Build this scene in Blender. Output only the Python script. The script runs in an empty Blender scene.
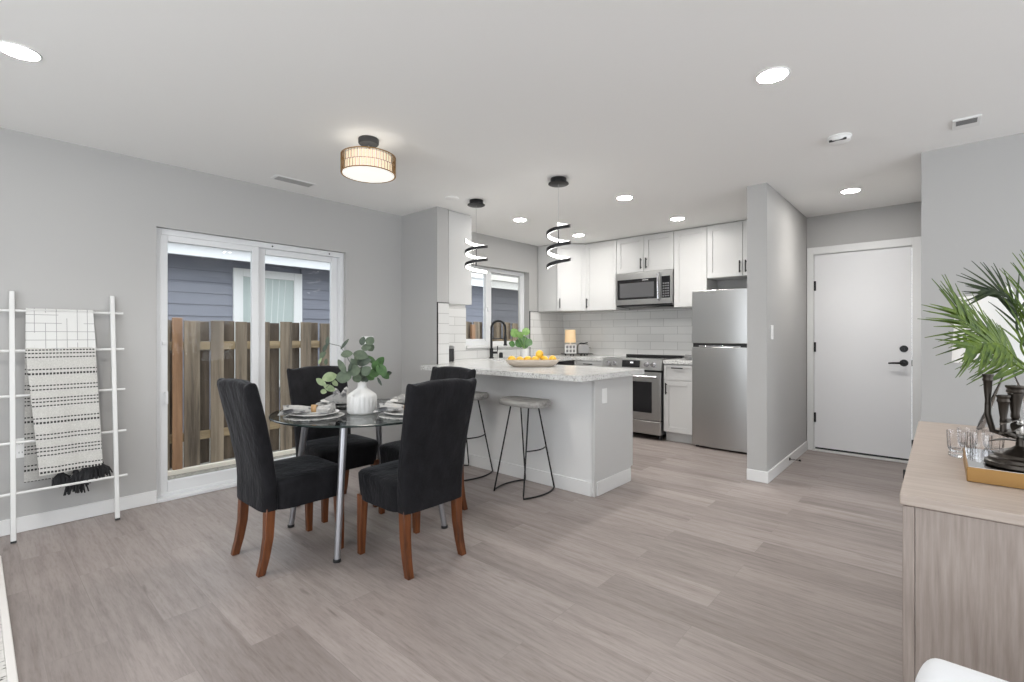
import bpy, bmesh, math, random
from mathutils import Vector, Matrix, noise
PI = math.pi
R_ = math.radians
SC = bpy.context.scene
C = SC.collection

# ------------------------------------------------------------------ camera
CAM_H = 1.198; FPX = 482.0; YAW = R_(41.67)
cd = bpy.data.cameras.new('camera'); cam = bpy.data.objects.new('camera', cd); C.objects.link(cam)
cd.sensor_width = 36.0; cd.lens = 36.0 * FPX / 1024.0
cd.shift_x = 0.0; cd.shift_y = -5.5 / 1024.0
cd.clip_start = 0.03; cd.clip_end = 200
cam.location = (0, 0, CAM_H); cam.rotation_euler = (PI / 2, 0, YAW - PI / 2)
SC.camera = cam
FW = Vector((math.cos(YAW), math.sin(YAW), 0)); RT = Vector((math.sin(YAW), -math.cos(YAW), 0))

# ------------------------------------------------------------------ world, light, exposure
SC.view_settings.view_transform = 'Standard'; SC.view_settings.look = 'None'
SC.view_settings.gamma = 1.0; SC.view_settings.use_curve_mapping = False
SC.view_settings.exposure = -0.1
w = bpy.data.worlds.new('world'); SC.world = w; w.use_nodes = True
bg = w.node_tree.nodes['Background']; bg.inputs[0].default_value = (0.90, 0.95, 1.0, 1); bg.inputs[1].default_value = 3.6

def area(name, loc, rot, sx, sy, power, col=(1, 1, 1)):
    l = bpy.data.lights.new(name, 'AREA'); l.shape = 'RECTANGLE'; l.size = sx; l.size_y = sy
    l.energy = power; l.color = col
    o = bpy.data.objects.new(name, l); C.objects.link(o); o.location = loc; o.rotation_euler = rot
    return o
# area lamps added behind the camera to brighten the room, in assumed openings
area('rear_fill_light', (-2.12, 0.6, 1.35), (0, R_(-98), 0), 1.9, 4.4, 23, (0.97, 0.985, 1.0))
area('side_fill_light', (1.2, -3.12, 1.35), (R_(98), 0, 0), 5.2, 1.9, 27, (0.97, 0.985, 1.0))

# ------------------------------------------------------------------ materials
def mat(name, col, rough=0.5, metal=0.0, **k):
    m = bpy.data.materials.new(name); m.use_nodes = True
    p = m.node_tree.nodes['Principled BSDF']
    p.inputs['Base Color'].default_value = (*col, 1); p.inputs['Roughness'].default_value = rough
    p.inputs['Metallic'].default_value = metal
    for kk, v in k.items():
        p.inputs[kk.replace('_', ' ')].default_value = v
    return m
class N:
    """small node-building helper"""
    def __init__(s, m): s.t = m.node_tree; s.n = s.t.nodes; s.l = s.t.links; s.p = s.n['Principled BSDF']
    def new(s, t, **k):
        x = s.n.new(t)
        for a, b in k.items(): setattr(x, a, b)
        return x
    def lk(s, a, b): s.l.new(a, b)
    def math(s, op, a, b=None, c=None):
        x = s.new('ShaderNodeMath', operation=op)
        for i, v in enumerate((a, b, c)):
            if v is None: continue
            if isinstance(v, (int, float)): x.inputs[i].default_value = v
            else: s.lk(v, x.inputs[i])
        return x.outputs[0]
    def coord(s): return s.new('ShaderNodeTexCoord').outputs['Object']
    def geo(s): return s.new('ShaderNodeNewGeometry').outputs['Position']
    def sep(s, v):
        x = s.new('ShaderNodeSeparateXYZ'); s.lk(v, x.inputs[0]); return x.outputs
    def comb(s, a, b, c=0.0):
        x = s.new('ShaderNodeCombineXYZ')
        for i, v in enumerate((a, b, c)):
            if isinstance(v, (int, float)): x.inputs[i].default_value = v
            else: s.lk(v, x.inputs[i])
        return x.outputs[0]
    def scale(s, v, sc):
        x = s.new('ShaderNodeMapping'); x.inputs['Scale'].default_value = sc; s.lk(v, x.inputs[0]); return x.outputs[0]
    def noise(s, v, sc=5, det=3, rough=0.55):
        x = s.new('ShaderNodeTexNoise'); x.inputs['Scale'].default_value = sc; x.inputs['Detail'].default_value = det
        x.inputs['Roughness'].default_value = rough
        s.lk(v, x.inputs['Vector']); return x.outputs['Fac']
    def ramp(s, f, stops, mode='LINEAR'):
        x = s.new('ShaderNodeValToRGB'); x.color_ramp.interpolation = mode
        e = x.color_ramp.elements
        while len(e) < len(stops): e.new(0.5)
        for i, (pos, c) in enumerate(stops):
            e[i].position = pos; e[i].color = (*c, 1) if len(c) == 3 else c
        s.lk(f, x.inputs[0]); return x.outputs[0]
    def mix(s, f, a, b, mode='MIX'):
        x = s.new('ShaderNodeMix', data_type='RGBA', blend_type=mode)
        if isinstance(f, (int, float)): x.inputs[0].default_value = f
        else: s.lk(f, x.inputs[0])
        for i, v in ((6, a), (7, b)):
            if isinstance(v, tuple): x.inputs[i].default_value = (*v, 1)
            else: s.lk(v, x.inputs[i])
        return x.outputs[2]
    def col(s, o): s.lk(o, s.p.inputs['Base Color'])
    def bump(s, h, st=0.2, d=0.01):
        x = s.new('ShaderNodeBump'); x.inputs['Strength'].default_value = st; x.inputs['Distance'].default_value = d
        s.lk(h, x.inputs['Height']); s.lk(x.outputs[0], s.p.inputs['Normal'])

def paint(name, col, rough=0.6, st=0.05):
    m = mat(name, col, rough); n = N(m); v = n.geo()
    n.bump(n.noise(v, 180, 2), st, 0.002)
    return m
MT = {}
MT['wall'] = paint('wall_paint_light_grey', (0.435, 0.43, 0.422), 0.65)
MT['ceiling'] = paint('ceiling_paint_white', (0.89, 0.885, 0.87), 0.8)
MT['trim'] = mat('trim_paint_white', (0.74, 0.74, 0.735), 0.35)
MT['cab'] = mat('cabinet_paint_white', (0.58, 0.58, 0.573), 0.38)
MT['vinyl'] = mat('white_vinyl', (0.72, 0.73, 0.74), 0.35)
MT['door'] = mat('door_paint_white', (0.80, 0.80, 0.81), 0.4)
MT['black'] = mat('matte_black_metal', (0.012, 0.012, 0.013), 0.4, 0.3)
MT['blackplastic'] = mat('black_plastic', (0.015, 0.015, 0.016), 0.35)
MT['white'] = mat('white_plastic', (0.82, 0.82, 0.81), 0.4)
MT['ceramic'] = mat('white_ceramic', (0.74, 0.735, 0.72), 0.35)
MT['chrome'] = mat('brushed_chrome', (0.62, 0.62, 0.64), 0.22, 1.0)
MT['satin'] = mat('satin_grey_metal', (0.36, 0.36, 0.38), 0.38, 0.9)
MT['gold'] = mat('gold_metal', (0.30, 0.165, 0.05), 0.4, 0.5)
MT['bronze'] = mat('dark_bronze', (0.035, 0.028, 0.022), 0.3, 0.6)
MT['silver'] = mat('worn_silver', (0.45, 0.43, 0.40), 0.25, 1.0)
MT['grey'] = mat('grey_cast', (0.22, 0.22, 0.22), 0.5)
MT['ladder'] = mat('ladder_white_paint', (0.68, 0.68, 0.67), 0.45)
MT['darkglass'] = mat('black_oven_glass', (0.01, 0.01, 0.012), 0.06)

def stainless():
    m = mat('stainless_steel', (0.47, 0.47, 0.465), 0.28, 1.0); n = N(m)
    v = n.coord(); f = n.noise(n.scale(v, (160, 160, 2)), 1.0, 3)
    n.lk(n.ramp(f, [(0.3, (0.28,) * 3), (0.7, (0.31,) * 3)]), n.p.inputs['Roughness'])
    return m
MT['steel'] = stainless()

def floor_mat():
    m = mat('grey_oak_planks', (0.3, 0.26, 0.25), 0.42); n = N(m); g = n.sep(n.geo())
    vec = n.comb(g[1], g[0])
    br = n.new('ShaderNodeTexBrick'); br.offset = 0.37; br.offset_frequency = 2; br.squash = 1.0
    n.lk(vec, br.inputs['Vector'])
    br.inputs['Color1'].default_value = (0, 0, 0, 1); br.inputs['Color2'].default_value = (1, 1, 1, 1)
    br.inputs['Mortar'].default_value = (0.5, 0.5, 0.5, 1)
    br.inputs['Scale'].default_value = 1.0; br.inputs['Mortar Size'].default_value = 0.0012
    br.inputs['Brick Width'].default_value = 1.22; br.inputs['Row Height'].default_value = 0.18
    br.inputs['Mortar Smooth'].default_value = 0.1; br.inputs['Bias'].default_value = 0.0
    tint = br.outputs['Color']
    base = n.ramp(tint, [(0.0, (0.25, 0.213, 0.198)), (0.35, (0.305, 0.262, 0.245)), (0.7, (0.335, 0.290, 0.272)), (1.0, (0.272, 0.233, 0.217))])
    # grain runs along the plank; shift the grain per plank
    sh = n.math('MULTIPLY', n.sep(tint)[0], 37.0)
    gv = n.comb(n.math('MULTIPLY', g[0], 26.0), n.math('ADD', n.math('MULTIPLY', g[1], 1.6), sh), sh)
    gr = n.noise(gv, 1.0, 6, 0.62)
    gv2 = n.comb(n.math('MULTIPLY', g[0], 6.0), n.math('ADD', n.math('MULTIPLY', g[1], 0.9), sh), sh)
    gr2 = n.noise(gv2, 1.0, 4, 0.6)
    c1 = n.mix(1.0, base, n.ramp(gr, [(0.28, (0.80, 0.785, 0.775)), (0.50, (1, 1, 1)), (0.75, (1.07, 1.07, 1.07))]), 'MULTIPLY')
    c2 = n.mix(1.0, c1, n.ramp(gr2, [(0.28, (0.84, 0.83, 0.82)), (0.5, (1.0, 1.0, 1.0)), (0.72, (1.06, 1.06, 1.06))]), 'MULTIPLY')
    fine = n.noise(n.comb(n.math('MULTIPLY', g[0], 95.0), n.math('ADD', n.math('MULTIPLY', g[1], 9.0), sh), sh), 1.0, 4, 0.7)
    c2 = n.mix(1.0, c2, n.ramp(fine, [(0.30, (0.80, 0.79, 0.78)), (0.52, (1, 1, 1)), (0.75, (1.10, 1.10, 1.10))]), 'MULTIPLY')
    kn = n.noise(n.comb(n.math('MULTIPLY', g[0], 15.0), n.math('ADD', n.math('MULTIPLY', g[1], 2.6), sh), sh), 1.0, 3, 0.55)
    c2 = n.mix(1.0, c2, n.ramp(kn, [(0.20, (0.50, 0.47, 0.45)), (0.33, (1, 1, 1)), (1.0, (1, 1, 1))]), 'MULTIPLY')
    c3 = n.mix(n.math('MULTIPLY', br.outputs['Fac'], 0.6), c2, (0.20, 0.168, 0.155))
    n.col(c3)
    n.lk(n.ramp(gr, [(0.3, (0.50,) * 3), (0.7, (0.38,) * 3)]), n.p.inputs['Roughness'])
    n.bump(n.math('SUBTRACT', gr, n.math('MULTIPLY', br.outputs['Fac'], 1.2)), 0.12, 0.004)
    return m
MT['floor'] = floor_mat()

def tile_mat(name, axis):
    m = mat(name, (0.7, 0.7, 0.69), 0.14); n = N(m); g = n.sep(n.geo())
    vec = n.comb(n.math('ADD', g[axis], 0.07), n.math('ADD', g[2], -0.92))
    br = n.new('ShaderNodeTexBrick'); br.offset = 0.5
    n.lk(vec, br.inputs['Vector']); br.inputs['Scale'].default_value = 1.0
    br.inputs['Color1'].default_value = (0.64, 0.64, 0.63, 1); br.inputs['Color2'].default_value = (0.70, 0.70, 0.69, 1)
    br.inputs['Mortar'].default_value = (0.44, 0.44, 0.43, 1); br.inputs['Mortar Size'].default_value = 0.0028
    br.inputs['Brick Width'].default_value = 0.36; br.inputs['Row Height'].default_value = 0.0985
    n.col(br.outputs['Color'])
    h = n.math('SUBTRACT', n.math('MULTIPLY', n.noise(n.geo(), 14, 2), 0.5), n.math('MULTIPLY', br.outputs['Fac'], 1.0))
    n.bump(h, 0.3, 0.004)
    return m
MT['tile_y'] = tile_mat('subway_tile_back', 1)
MT['tile_x'] = tile_mat('subway_tile_side', 0)

def quartz():
    m = mat('speckled_white_quartz', (0.72, 0.72, 0.71), 0.18); n = N(m); v = n.geo()
    a = n.ramp(n.noise(v, 75, 3, 0.75), [(0.36, (0.20, 0.19, 0.18)), (0.45, (0.66, 0.66, 0.65)), (0.68, (0.76, 0.76, 0.75))])
    b = n.ramp(n.noise(v, 7, 4), [(0.35, (0.90, 0.90, 0.89)), (0.65, (1, 1, 1))])
    n.col(n.mix(1.0, a, b, 'MULTIPLY')); return m
MT['quartz'] = quartz()

def velvet():
    m = mat('black_crushed_velvet', (0.010, 0.010, 0.013), 0.75); n = N(m); v = n.coord()
    f = n.noise(n.scale(v, (1, 1, 0.6)), 16, 5, 0.65)
    n.col(n.ramp(f, [(0.32, (0.004, 0.004, 0.005)), (0.75, (0.013, 0.0125, 0.015))]))
    n.p.inputs['Sheen Weight'].default_value = 0.13; n.p.inputs['Sheen Roughness'].default_value = 0.35
    n.p.inputs['Sheen Tint'].default_value = (0.75, 0.78, 0.85, 1)
    n.p.inputs['Specular IOR Level'].default_value = 0.2
    n.bump(n.noise(n.scale(v, (1, 1, 0.45)), 13, 5, 0.62), 0.7, 0.02)
    return m
MT['velvet'] = velvet()

def wood(name, dark, light, rough=0.35, axis=2, freq=40, stretch=0.08):
    m = mat(name, light, rough); n = N(m); v = n.coord()
    sc = [freq] * 3; sc[axis] = freq * stretch
    f = n.noise(n.scale(v, tuple(sc)), 1.0, 5, 0.6)
    n.col(n.ramp(f, [(0.28, dark), (0.5, tuple((a + b) / 2 for a, b in zip(dark, light))), (0.72, light)]))
    n.bump(f, 0.08, 0.003)
    return m
MT['mahogany'] = wood('mahogany', (0.050, 0.014, 0.005), (0.21, 0.066, 0.018), 0.3)
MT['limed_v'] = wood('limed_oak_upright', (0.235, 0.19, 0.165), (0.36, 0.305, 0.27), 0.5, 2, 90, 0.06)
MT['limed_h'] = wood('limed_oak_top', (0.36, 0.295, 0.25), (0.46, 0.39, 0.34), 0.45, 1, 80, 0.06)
MT['stoolwood'] = wood('weathered_grey_wood', (0.18, 0.172, 0.16), (0.42, 0.41, 0.39), 0.6, 1, 45, 0.08)
MT['bowlwood'] = wood('whitewashed_wood', (0.42, 0.35, 0.28), (0.68, 0.60, 0.52), 0.6, 0, 30, 0.1)
MT['ringwood'] = wood('natural_wood_ring', (0.30, 0.17, 0.07), (0.55, 0.34, 0.16), 0.5)
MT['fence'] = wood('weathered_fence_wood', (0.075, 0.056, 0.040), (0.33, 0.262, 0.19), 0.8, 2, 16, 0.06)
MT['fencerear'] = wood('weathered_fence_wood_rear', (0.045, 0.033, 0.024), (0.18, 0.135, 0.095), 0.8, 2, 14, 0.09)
MT['fencerail'] = wood('weathered_rail_wood', (0.16, 0.11, 0.06), (0.42, 0.32, 0.19), 0.8, 0, 14, 0.09)
MT['cedar'] = wood('new_cedar_post', (0.17, 0.085, 0.042), (0.40, 0.225, 0.12), 0.7, 2, 16, 0.08)

def glass(name, tint=(1, 1, 1), rough=0.0, fres=1.5):
    m = bpy.data.materials.new(name); m.use_nodes = True; t = m.node_tree; t.nodes.clear()
    o = t.nodes.new('ShaderNodeOutputMaterial'); mx = t.nodes.new('ShaderNodeMixShader')
    a = t.nodes.new('ShaderNodeBsdfTransparent'); a.inputs[0].default_value = (*tint, 1)
    b = t.nodes.new('ShaderNodeBsdfGlossy'); b.inputs['Roughness'].default_value = rough
    f = t.nodes.new('ShaderNodeFresnel'); f.inputs[0].default_value = fres
    t.links.new(f.outputs[0], mx.inputs[0]); t.links.new(a.outputs[0], mx.inputs[1]); t.links.new(b.outputs[0], mx.inputs[2])
    t.links.new(mx.outputs[0], o.inputs[0]); return m
MT['glass'] = glass('window_glass', (0.97, 0.98, 0.98), 0, 1.18)
MT['screen'] = glass('screened_window_glass', (0.78, 0.77, 0.74), 0.3, 1.2)
MT['tableglass'] = glass('table_glass', (0.86, 0.91, 0.90), 0.02, 2.0)
MT['glassedge'] = mat('table_glass_edge', (0.012, 0.022, 0.021), 0.2)
MT['crystal'] = mat('cut_crystal', (0.97, 0.97, 0.98), 0.03, Transmission_Weight=1.0, IOR=1.5)
MT['clearglass'] = glass('clear_lamp_glass', (0.975, 0.98, 0.985), 0.02, 1.25)

def emis(name, col, st):
    m = bpy.data.materials.new(name); m.use_nodes = True
    p = m.node_tree.nodes['Principled BSDF']; p.inputs['Base Color'].default_value = (0.8, 0.8, 0.8, 1)
    p.inputs['Emission Color'].default_value = (*col, 1); p.inputs['Emission Strength'].default_value = st
    return m
MT['can'] = emis('downlight_lens', (1.0, 0.97, 0.93), 190)
MT['led'] = emis('led_strip', (1.0, 0.98, 0.95), 6)
MT['drumglow'] = emis('drum_diffuser', (1.0, 0.96, 0.88), 0.75)
MT['drumcore'] = emis('drum_inner_glow', (1.0, 0.90, 0.76), 0.75)
MT['shadelit'] = emis('lit_lamp_shade', (1.0, 0.62, 0.27), 0.42); MT['shadelit'].node_tree.nodes['Principled BSDF'].inputs['Base Color'].default_value = (0.50, 0.40, 0.27, 1)
MT['clock'] = emis('clock_digits', (0.9, 0.95, 1.0), 0.6)

# ------------------------------------------------------------------ mesh helpers
class B:
    def __init__(s): s.bm = bmesh.new(); s.mi = 0
    def _f(s, vs):
        try:
            f = s.bm.faces.new(vs); f.material_index = s.mi; return f
        except ValueError: return None
    def box(s, x0, y0, z0, x1, y1, z1):
        x0, x1 = min(x0, x1), max(x0, x1); y0, y1 = min(y0, y1), max(y0, y1); z0, z1 = min(z0, z1), max(z0, z1)
        v = [s.bm.verts.new(p) for p in ((x0, y0, z0), (x1, y0, z0), (x1, y1, z0), (x0, y1, z0), (x0, y0, z1), (x1, y0, z1), (x1, y1, z1), (x0, y1, z1))]
        for q in ((0, 3, 2, 1), (4, 5, 6, 7), (0, 1, 5, 4), (1, 2, 6, 5), (2, 3, 7, 6), (3, 0, 4, 7)): s._f([v[i] for i in q])
        return s
    def prism(s, poly, z0, z1):
        a = [s.bm.verts.new((x, y, z0)) for x, y in poly]; b = [s.bm.verts.new((x, y, z1)) for x, y in poly]
        s._f(a[::-1]); s._f(b); n = len(a)
        for i in range(n): s._f([a[i], a[(i + 1) % n], b[(i + 1) % n], b[i]])
        return s
    def rings(s, rings, closed=True, cap0=True, cap1=True):
        vs = [[s.bm.verts.new(p) for p in r] for r in rings]; n = len(vs[0])
        for a, b in zip(vs, vs[1:]):
            for i in range(n if closed else n - 1): s._f([a[i], a[(i + 1) % n], b[(i + 1) % n], b[i]])
        if cap0 and closed: s._f(vs[0][::-1])
        if cap1 and closed: s._f(vs[-1])
        return s
    def tube(s, pts, r, n=8, closed=False, flat=None):
        pts = [Vector(p) for p in pts]; m = len(pts); rr = r if isinstance(r, (list, tuple)) else [r] * m
        rings = []; prev = None
        for i, p in enumerate(pts):
            t = (pts[(i + 1) % m] - pts[i - 1]) if closed else (pts[min(i + 1, m - 1)] - pts[max(i - 1, 0)])
            t.normalize()
            if prev is None:
                up = Vector((0, 0, 1)) if abs(t.z) < 0.95 else Vector((1, 0, 0))
                a = t.cross(up).normalized()
            else:
                a = (prev - t * prev.dot(t)).normalized()
            prev = a; b = t.cross(a)
            rings.append([p + (a * math.cos(2 * PI * k / n) + b * math.sin(2 * PI * k / n)) * rr[i] for k in range(n)])
        if closed: rings.append(rings[0]); return s.rings(rings, True, False, False)
        return s.rings(rings)
    def cyl(s, p0, p1, r0, r1=None, n=16): return s.tube([p0, p1], [r0, r0 if r1 is None else r1], n)
    def lathe(s, prof, n=32, c=(0, 0, 0), flute=None):
        rings = []
        for r, z in prof:
            ring = []
            for k in range(n):
                q = r
                if flute and flute[1] < z < flute[2]: q = r * (1 + flute[3] * abs(math.sin(flute[0] * PI * k / n)))
                ring.append((c[0] + q * math.cos(2 * PI * k / n), c[1] + q * math.sin(2 * PI * k / n), c[2] + z))
            rings.append(ring)
        return s.rings(rings)
    def ball(s, c, r, sc=(1, 1, 1), n=16):
        prof = [(max(r * math.sin(PI * k / 10), r * 0.02), -r * math.cos(PI * k / 10)) for k in range(11)]
        rings = [[(c[0] + q * sc[0] * math.cos(2 * PI * k / n), c[1] + q * sc[1] * math.sin(2 * PI * k / n), c[2] + z * sc[2]) for k in range(n)] for q, z in prof]
        return s.rings(rings)
    def leaf(s, base, tip, wd, nrm, fold=0.15, bend=0.1, rnd=1.0, th=0.0012, n=7):
        """a thin blade from base to tip, width wd, with a centre fold"""
        base, tip, nrm = Vector(base), Vector(tip), Vector(nrm); L = (tip - base).length; t = (tip - base).normalized()
        sd = t.cross(nrm).normalized(); up = sd.cross(t).normalized()
        top, bot = [], []
        for i in range(n):
            f = i / (n - 1)
            ww = wd * 0.5 * (max(math.sin(PI * min(max(f, 0.015), 0.985)), 0) ** (0.6 if rnd > 0.9 else 0.9)) if rnd > 0.5 else wd * 0.5 * ((1 - f) ** 0.7) * min(1, 0.35 + f * 5)
            ww = max(ww, 0.0006)
            c = base + t * (L * f) - up * (bend * L * f * f)
            top.append([c - sd * ww + up * fold * ww, c, c + sd * ww + up * fold * ww])
        rings = [[a + up * th for a in r] + [a - up * th * 0.2 for a in r[::-1]] for r in top]
        return s.rings(rings)
    def build(s, name, m, parent=None, loc=(0, 0, 0), rot=(0, 0, 0), bevel=0.0, ang=35, sub=0, seg=2):
        bmesh.ops.recalc_face_normals(s.bm, faces=s.bm.faces)
        for f in s.bm.faces: f.smooth = True
        for e in s.bm.edges:
            if len(e.link_faces) == 2 and e.calc_face_angle(0) > R_(ang): e.smooth = False
        me = bpy.data.meshes.new(name); s.bm.to_mesh(me); s.bm.free()
        for mm in (m if isinstance(m, (list, tuple)) else [m]): me.materials.append(MT[mm] if isinstance(mm, str) else mm)
        o = bpy.data.objects.new(name, me); C.objects.link(o); o.location = loc; o.rotation_euler = rot
        if parent: o.parent = parent
        if bevel:
            b = o.modifiers.new('bevel', 'BEVEL'); b.width = bevel; b.segments = seg; b.limit_method = 'ANGLE'; b.angle_limit = R_(40)
        if sub:
            u = o.modifiers.new('sub', 'SUBSURF'); u.levels = sub; u.render_levels = sub
        return o
def tag(o, label, cat, group=None, kind=None):
    o['label'] = label; o['category'] = cat
    if group: o['group'] = group
    if kind: o['kind'] = kind
    return o
def thing(name, label, cat, loc=(0, 0, 0), rz=0.0, group=None, rx=0.0):
    o = bpy.data.objects.new(name, None); C.objects.link(o); o.location = loc; o.rotation_euler = (rx, 0, rz)
    o.empty_display_size = 0.1
    return tag(o, label, cat, group)
def struct(o, label=None, cat=None):
    o['kind'] = 'structure'
    if label: o['label'] = label
    if cat: o['category'] = cat
    return o
def dup(root, loc, rz, label, group=None):
    """a copy of a thing with copies of its parts and sub-parts"""
    r = root.copy(); C.objects.link(r); r.location = loc; r.rotation_euler = (0, 0, rz); r['label'] = label
    if group: r['group'] = group
    for ch in list(root.children):
        c = ch.copy(); C.objects.link(c); c.parent = r
        for g in list(ch.children):
            d = g.copy(); C.objects.link(d); d.parent = c
    return r
def bx(name, m, dims, parent=None, bevel=0.0, **k): return B().box(*dims).build(name, m, parent, bevel=bevel, **k)
def at(u, v, d):
    """the point at depth d along the line of sight through a measured position"""
    return FW * d + RT * ((u - 512) / FPX * d) + Vector((0, 0, CAM_H + (335.5 - v) / FPX * d))

# ================================================================== SETTING
H = 2.44; YW = 4.196; XB = 5.86; WT = 0.14
XR0, YR0 = -2.2, -3.2
struct(bx('floor', 'floor', (XR0, YR0, -0.05, XB + 0.02, YW + 0.04, 0)), 'grey-brown oak plank floor', 'floor')
struct(bx('ceiling', 'ceiling', (XR0, YR0, H, XB + WT, YW + WT, H + 0.1)), 'smooth white ceiling', 'ceiling')
DX0, DX1, DZ1 = 0.886, 2.36, 1.98           # sliding door opening
WX0, WX1, WZ0, WZ1 = 3.887, 5.065, 1.075, 2.055   # kitchen window opening
b = B()
b.box(XR0, YW, 0, DX0, YW + WT, H).box(DX0, YW, DZ1, DX1, YW + WT, H).box(DX1, YW, 0, WX0, YW + WT, H)
b.box(WX0, YW, 0, WX1, YW + WT, WZ0).box(WX0, YW, WZ1, WX1, YW + WT, H).box(WX1, YW, 0, XB + WT, YW + WT, H)
struct(b.build('wall_left', 'wall'), 'light grey wall with the sliding glass door', 'wall')
EY0, EY1, EZ1 = 0.195, 1.0, 2.045            # entry door opening
b = B().box(XB, EY1, 0, XB + WT, YW, H).box(XB, EY0, EZ1, XB + WT, EY1, H).box(XB, -0.1, 0, XB + WT, EY0, H)
struct(b.build('wall_back', 'wall'), 'light grey back wall behind the kitchen and entry', 'wall')
struct(bx('wall_stub', 'wall', (2.985, 3.62, 0, 3.125, YW, H)), 'short grey wall between dining area and kitchen', 'wall')
struct(bx('wall_partition', 'wall', (4.30, 1.057, 0, XB, 1.207, H)), 'grey partition wall between fridge and entry', 'wall')
struct(bx('wall_right', 'wall', (4.29, YR0, 0, XB, 0.10, H)), 'light grey wall at right behind the sideboard', 'wall')
# the two living-room walls behind the camera, each with a wide opening made for its fill lamp
b = B().box(XR0 - WT, YR0, 0, XR0, YW, 0.35).box(XR0 - WT, YR0, 2.3, XR0, YW, H).box(XR0 - WT, YR0, 0.35, XR0, -1.7, 2.3).box(XR0 - WT, 2.9, 0.35, XR0, YW, 2.3)
struct(b.build('wall_rear', 'wall'), 'living room wall behind the camera', 'wall')
b = B().box(XR0, YR0 - WT, 0, 4.29, YR0, 0.35).box(XR0, YR0 - WT, 2.3, 4.29, YR0, H).box(XR0, YR0 - WT, 0.35, -1.5, YR0, 2.3).box(3.9, YR0 - WT, 0.35, 4.29, YR0, 2.3)
struct(b.build('wall_front', 'wall'), 'living room side wall behind the camera', 'wall')

# baseboards
BH, BT = 0.092, 0.014
def base(name, dims): return struct(bx(name, 'trim', dims, bevel=0.003), 'white baseboard', 'baseboard')
base('baseboard_left', (XR0, YW - BT, 0, DX0, YW, BH))
base('baseboard_corner', (DX1, YW - BT, 0, 2.985, YW, BH))
base('baseboard_stub', (2.985 - BT, 3.62, 0, 2.985, YW - BT, BH))
b = B().box(4.30 - BT, 1.057 - BT, 0, 4.30, 1.207, BH).box(4.30, 1.057 - BT, 0, XB, 1.057, BH)
struct(b.build('baseboard_partition', 'trim', bevel=0.003), 'white baseboard around the partition wall', 'baseboard')
base('baseboard_right', (4.29 - BT, YR0, 0, 4.29, 0.10, BH))

# ------------------------------------------------------------------ sliding glass door (door_2)
dr = thing('door_2', 'white framed sliding glass door to the fenced yard', 'door'); dr['kind'] = 'structure'
FY = YW + 0.045
b = B().box(DX0, FY, 0, DX0 + 0.035, FY + 0.09, DZ1).box(DX1 - 0.04, FY, 0, DX1, FY + 0.09, DZ1).box(DX0 + 0.035, FY, DZ1 - 0.045, DX1 - 0.04, FY + 0.09, DZ1).box(DX0 + 0.035, FY, 0, DX1 - 0.04, FY + 0.09, 0.045)
b.build('door_frame', 'vinyl', dr, bevel=0.004)
def sash(name, x0, x1, y, zt, zb, sl, sr, rail_t, rail_b):
    b = B().box(x0, y, zb, x0 + sl, y + 0.035, zt).box(x1 - sr, y, zb, x1, y + 0.035, zt)
    b.box(x0 + sl, y, zt - rail_t, x1 - sr, y + 0.035, zt).box(x0 + sl, y, zb, x1 - sr, y + 0.035, zb + rail_b)
    o = b.build(name, 'vinyl', dr, bevel=0.004)
    B().box(x0 + sl, y + 0.014, zb + rail_b, x1 - sr, y + 0.020, zt - rail_t).build('glass_pane', 'glass', o)
    return o
sp = sash('sliding_panel', 0.90, 1.60, FY + 0.008, 1.945, 0.04, 0.065, 0.055, 0.055, 0.085)
sash('fixed_panel', 1.59, 2.32, FY + 0.048, 1.945, 0.04, 0.075, 0.06, 0.06, 0.085)
b = B().box(0.945, FY - 0.012, 0.70, 0.960, FY + 0.008, 0.712).box(0.945, FY - 0.012, 0.775, 0.960, FY + 0.008, 0.787).box(0.943, FY - 0.018, 0.695, 0.962, FY - 0.010, 0.79)
b.build('door_pull', 'vinyl', sp, bevel=0.003)
B().box(0.93, FY - 0.004, 1.13, 0.955, FY + 0.008, 1.155).build('latch', 'vinyl', sp, bevel=0.002)
b = B()
for x in (1.705, 2.215): b.cyl((x, FY - 0.003, 1.955), (x, FY + 0.001, 1.955), 0.007, n=10)
b.build('screw_cap', 'black', dr)
struct(bx('trim_1', 'vinyl', (DX0, YW - 0.02, 0, DX1, FY, 0.022), bevel=0.003), 'white sill of the sliding glass door', 'trim')

# ------------------------------------------------------------------ kitchen window (window_1)
wn = thing('window_1', 'white framed sliding window above the kitchen sink', 'window'); wn['kind'] = 'structure'
Y0 = YW + 0.085
b = B().box(WX0, Y0, WZ0, WX0 + 0.04, Y0 + 0.055, WZ1).box(WX1 - 0.045, Y0, WZ0, WX1, Y0 + 0.055, WZ1).box(WX0 + 0.04, Y0, WZ1 - 0.05, WX1 - 0.045, Y0 + 0.055, WZ1).box(WX0 + 0.04, Y0, WZ0, WX1 - 0.045, Y0 + 0.055, WZ0 + 0.05)
b.build('window_frame', 'vinyl', wn, bevel=0.004)
xm = 4.385
b = B().box(WX0 + 0.04, Y0 + 0.012, WZ0 + 0.05, WX0 + 0.075, Y0 + 0.045, WZ1 - 0.05).box(xm - 0.075, Y0 - 0.006, WZ0 + 0.05, xm, Y0 + 0.045, WZ1 - 0.05).box(WX0 + 0.075, Y0 + 0.012, WZ1 - 0.085, xm - 0.075, Y0 + 0.045, WZ1 - 0.05).box(WX0 + 0.075, Y0 + 0.012, WZ0 + 0.05, xm - 0.075, Y0 + 0.045, WZ0 + 0.08)
b.build('window_sash', 'vinyl', wn, bevel=0.003)
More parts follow.
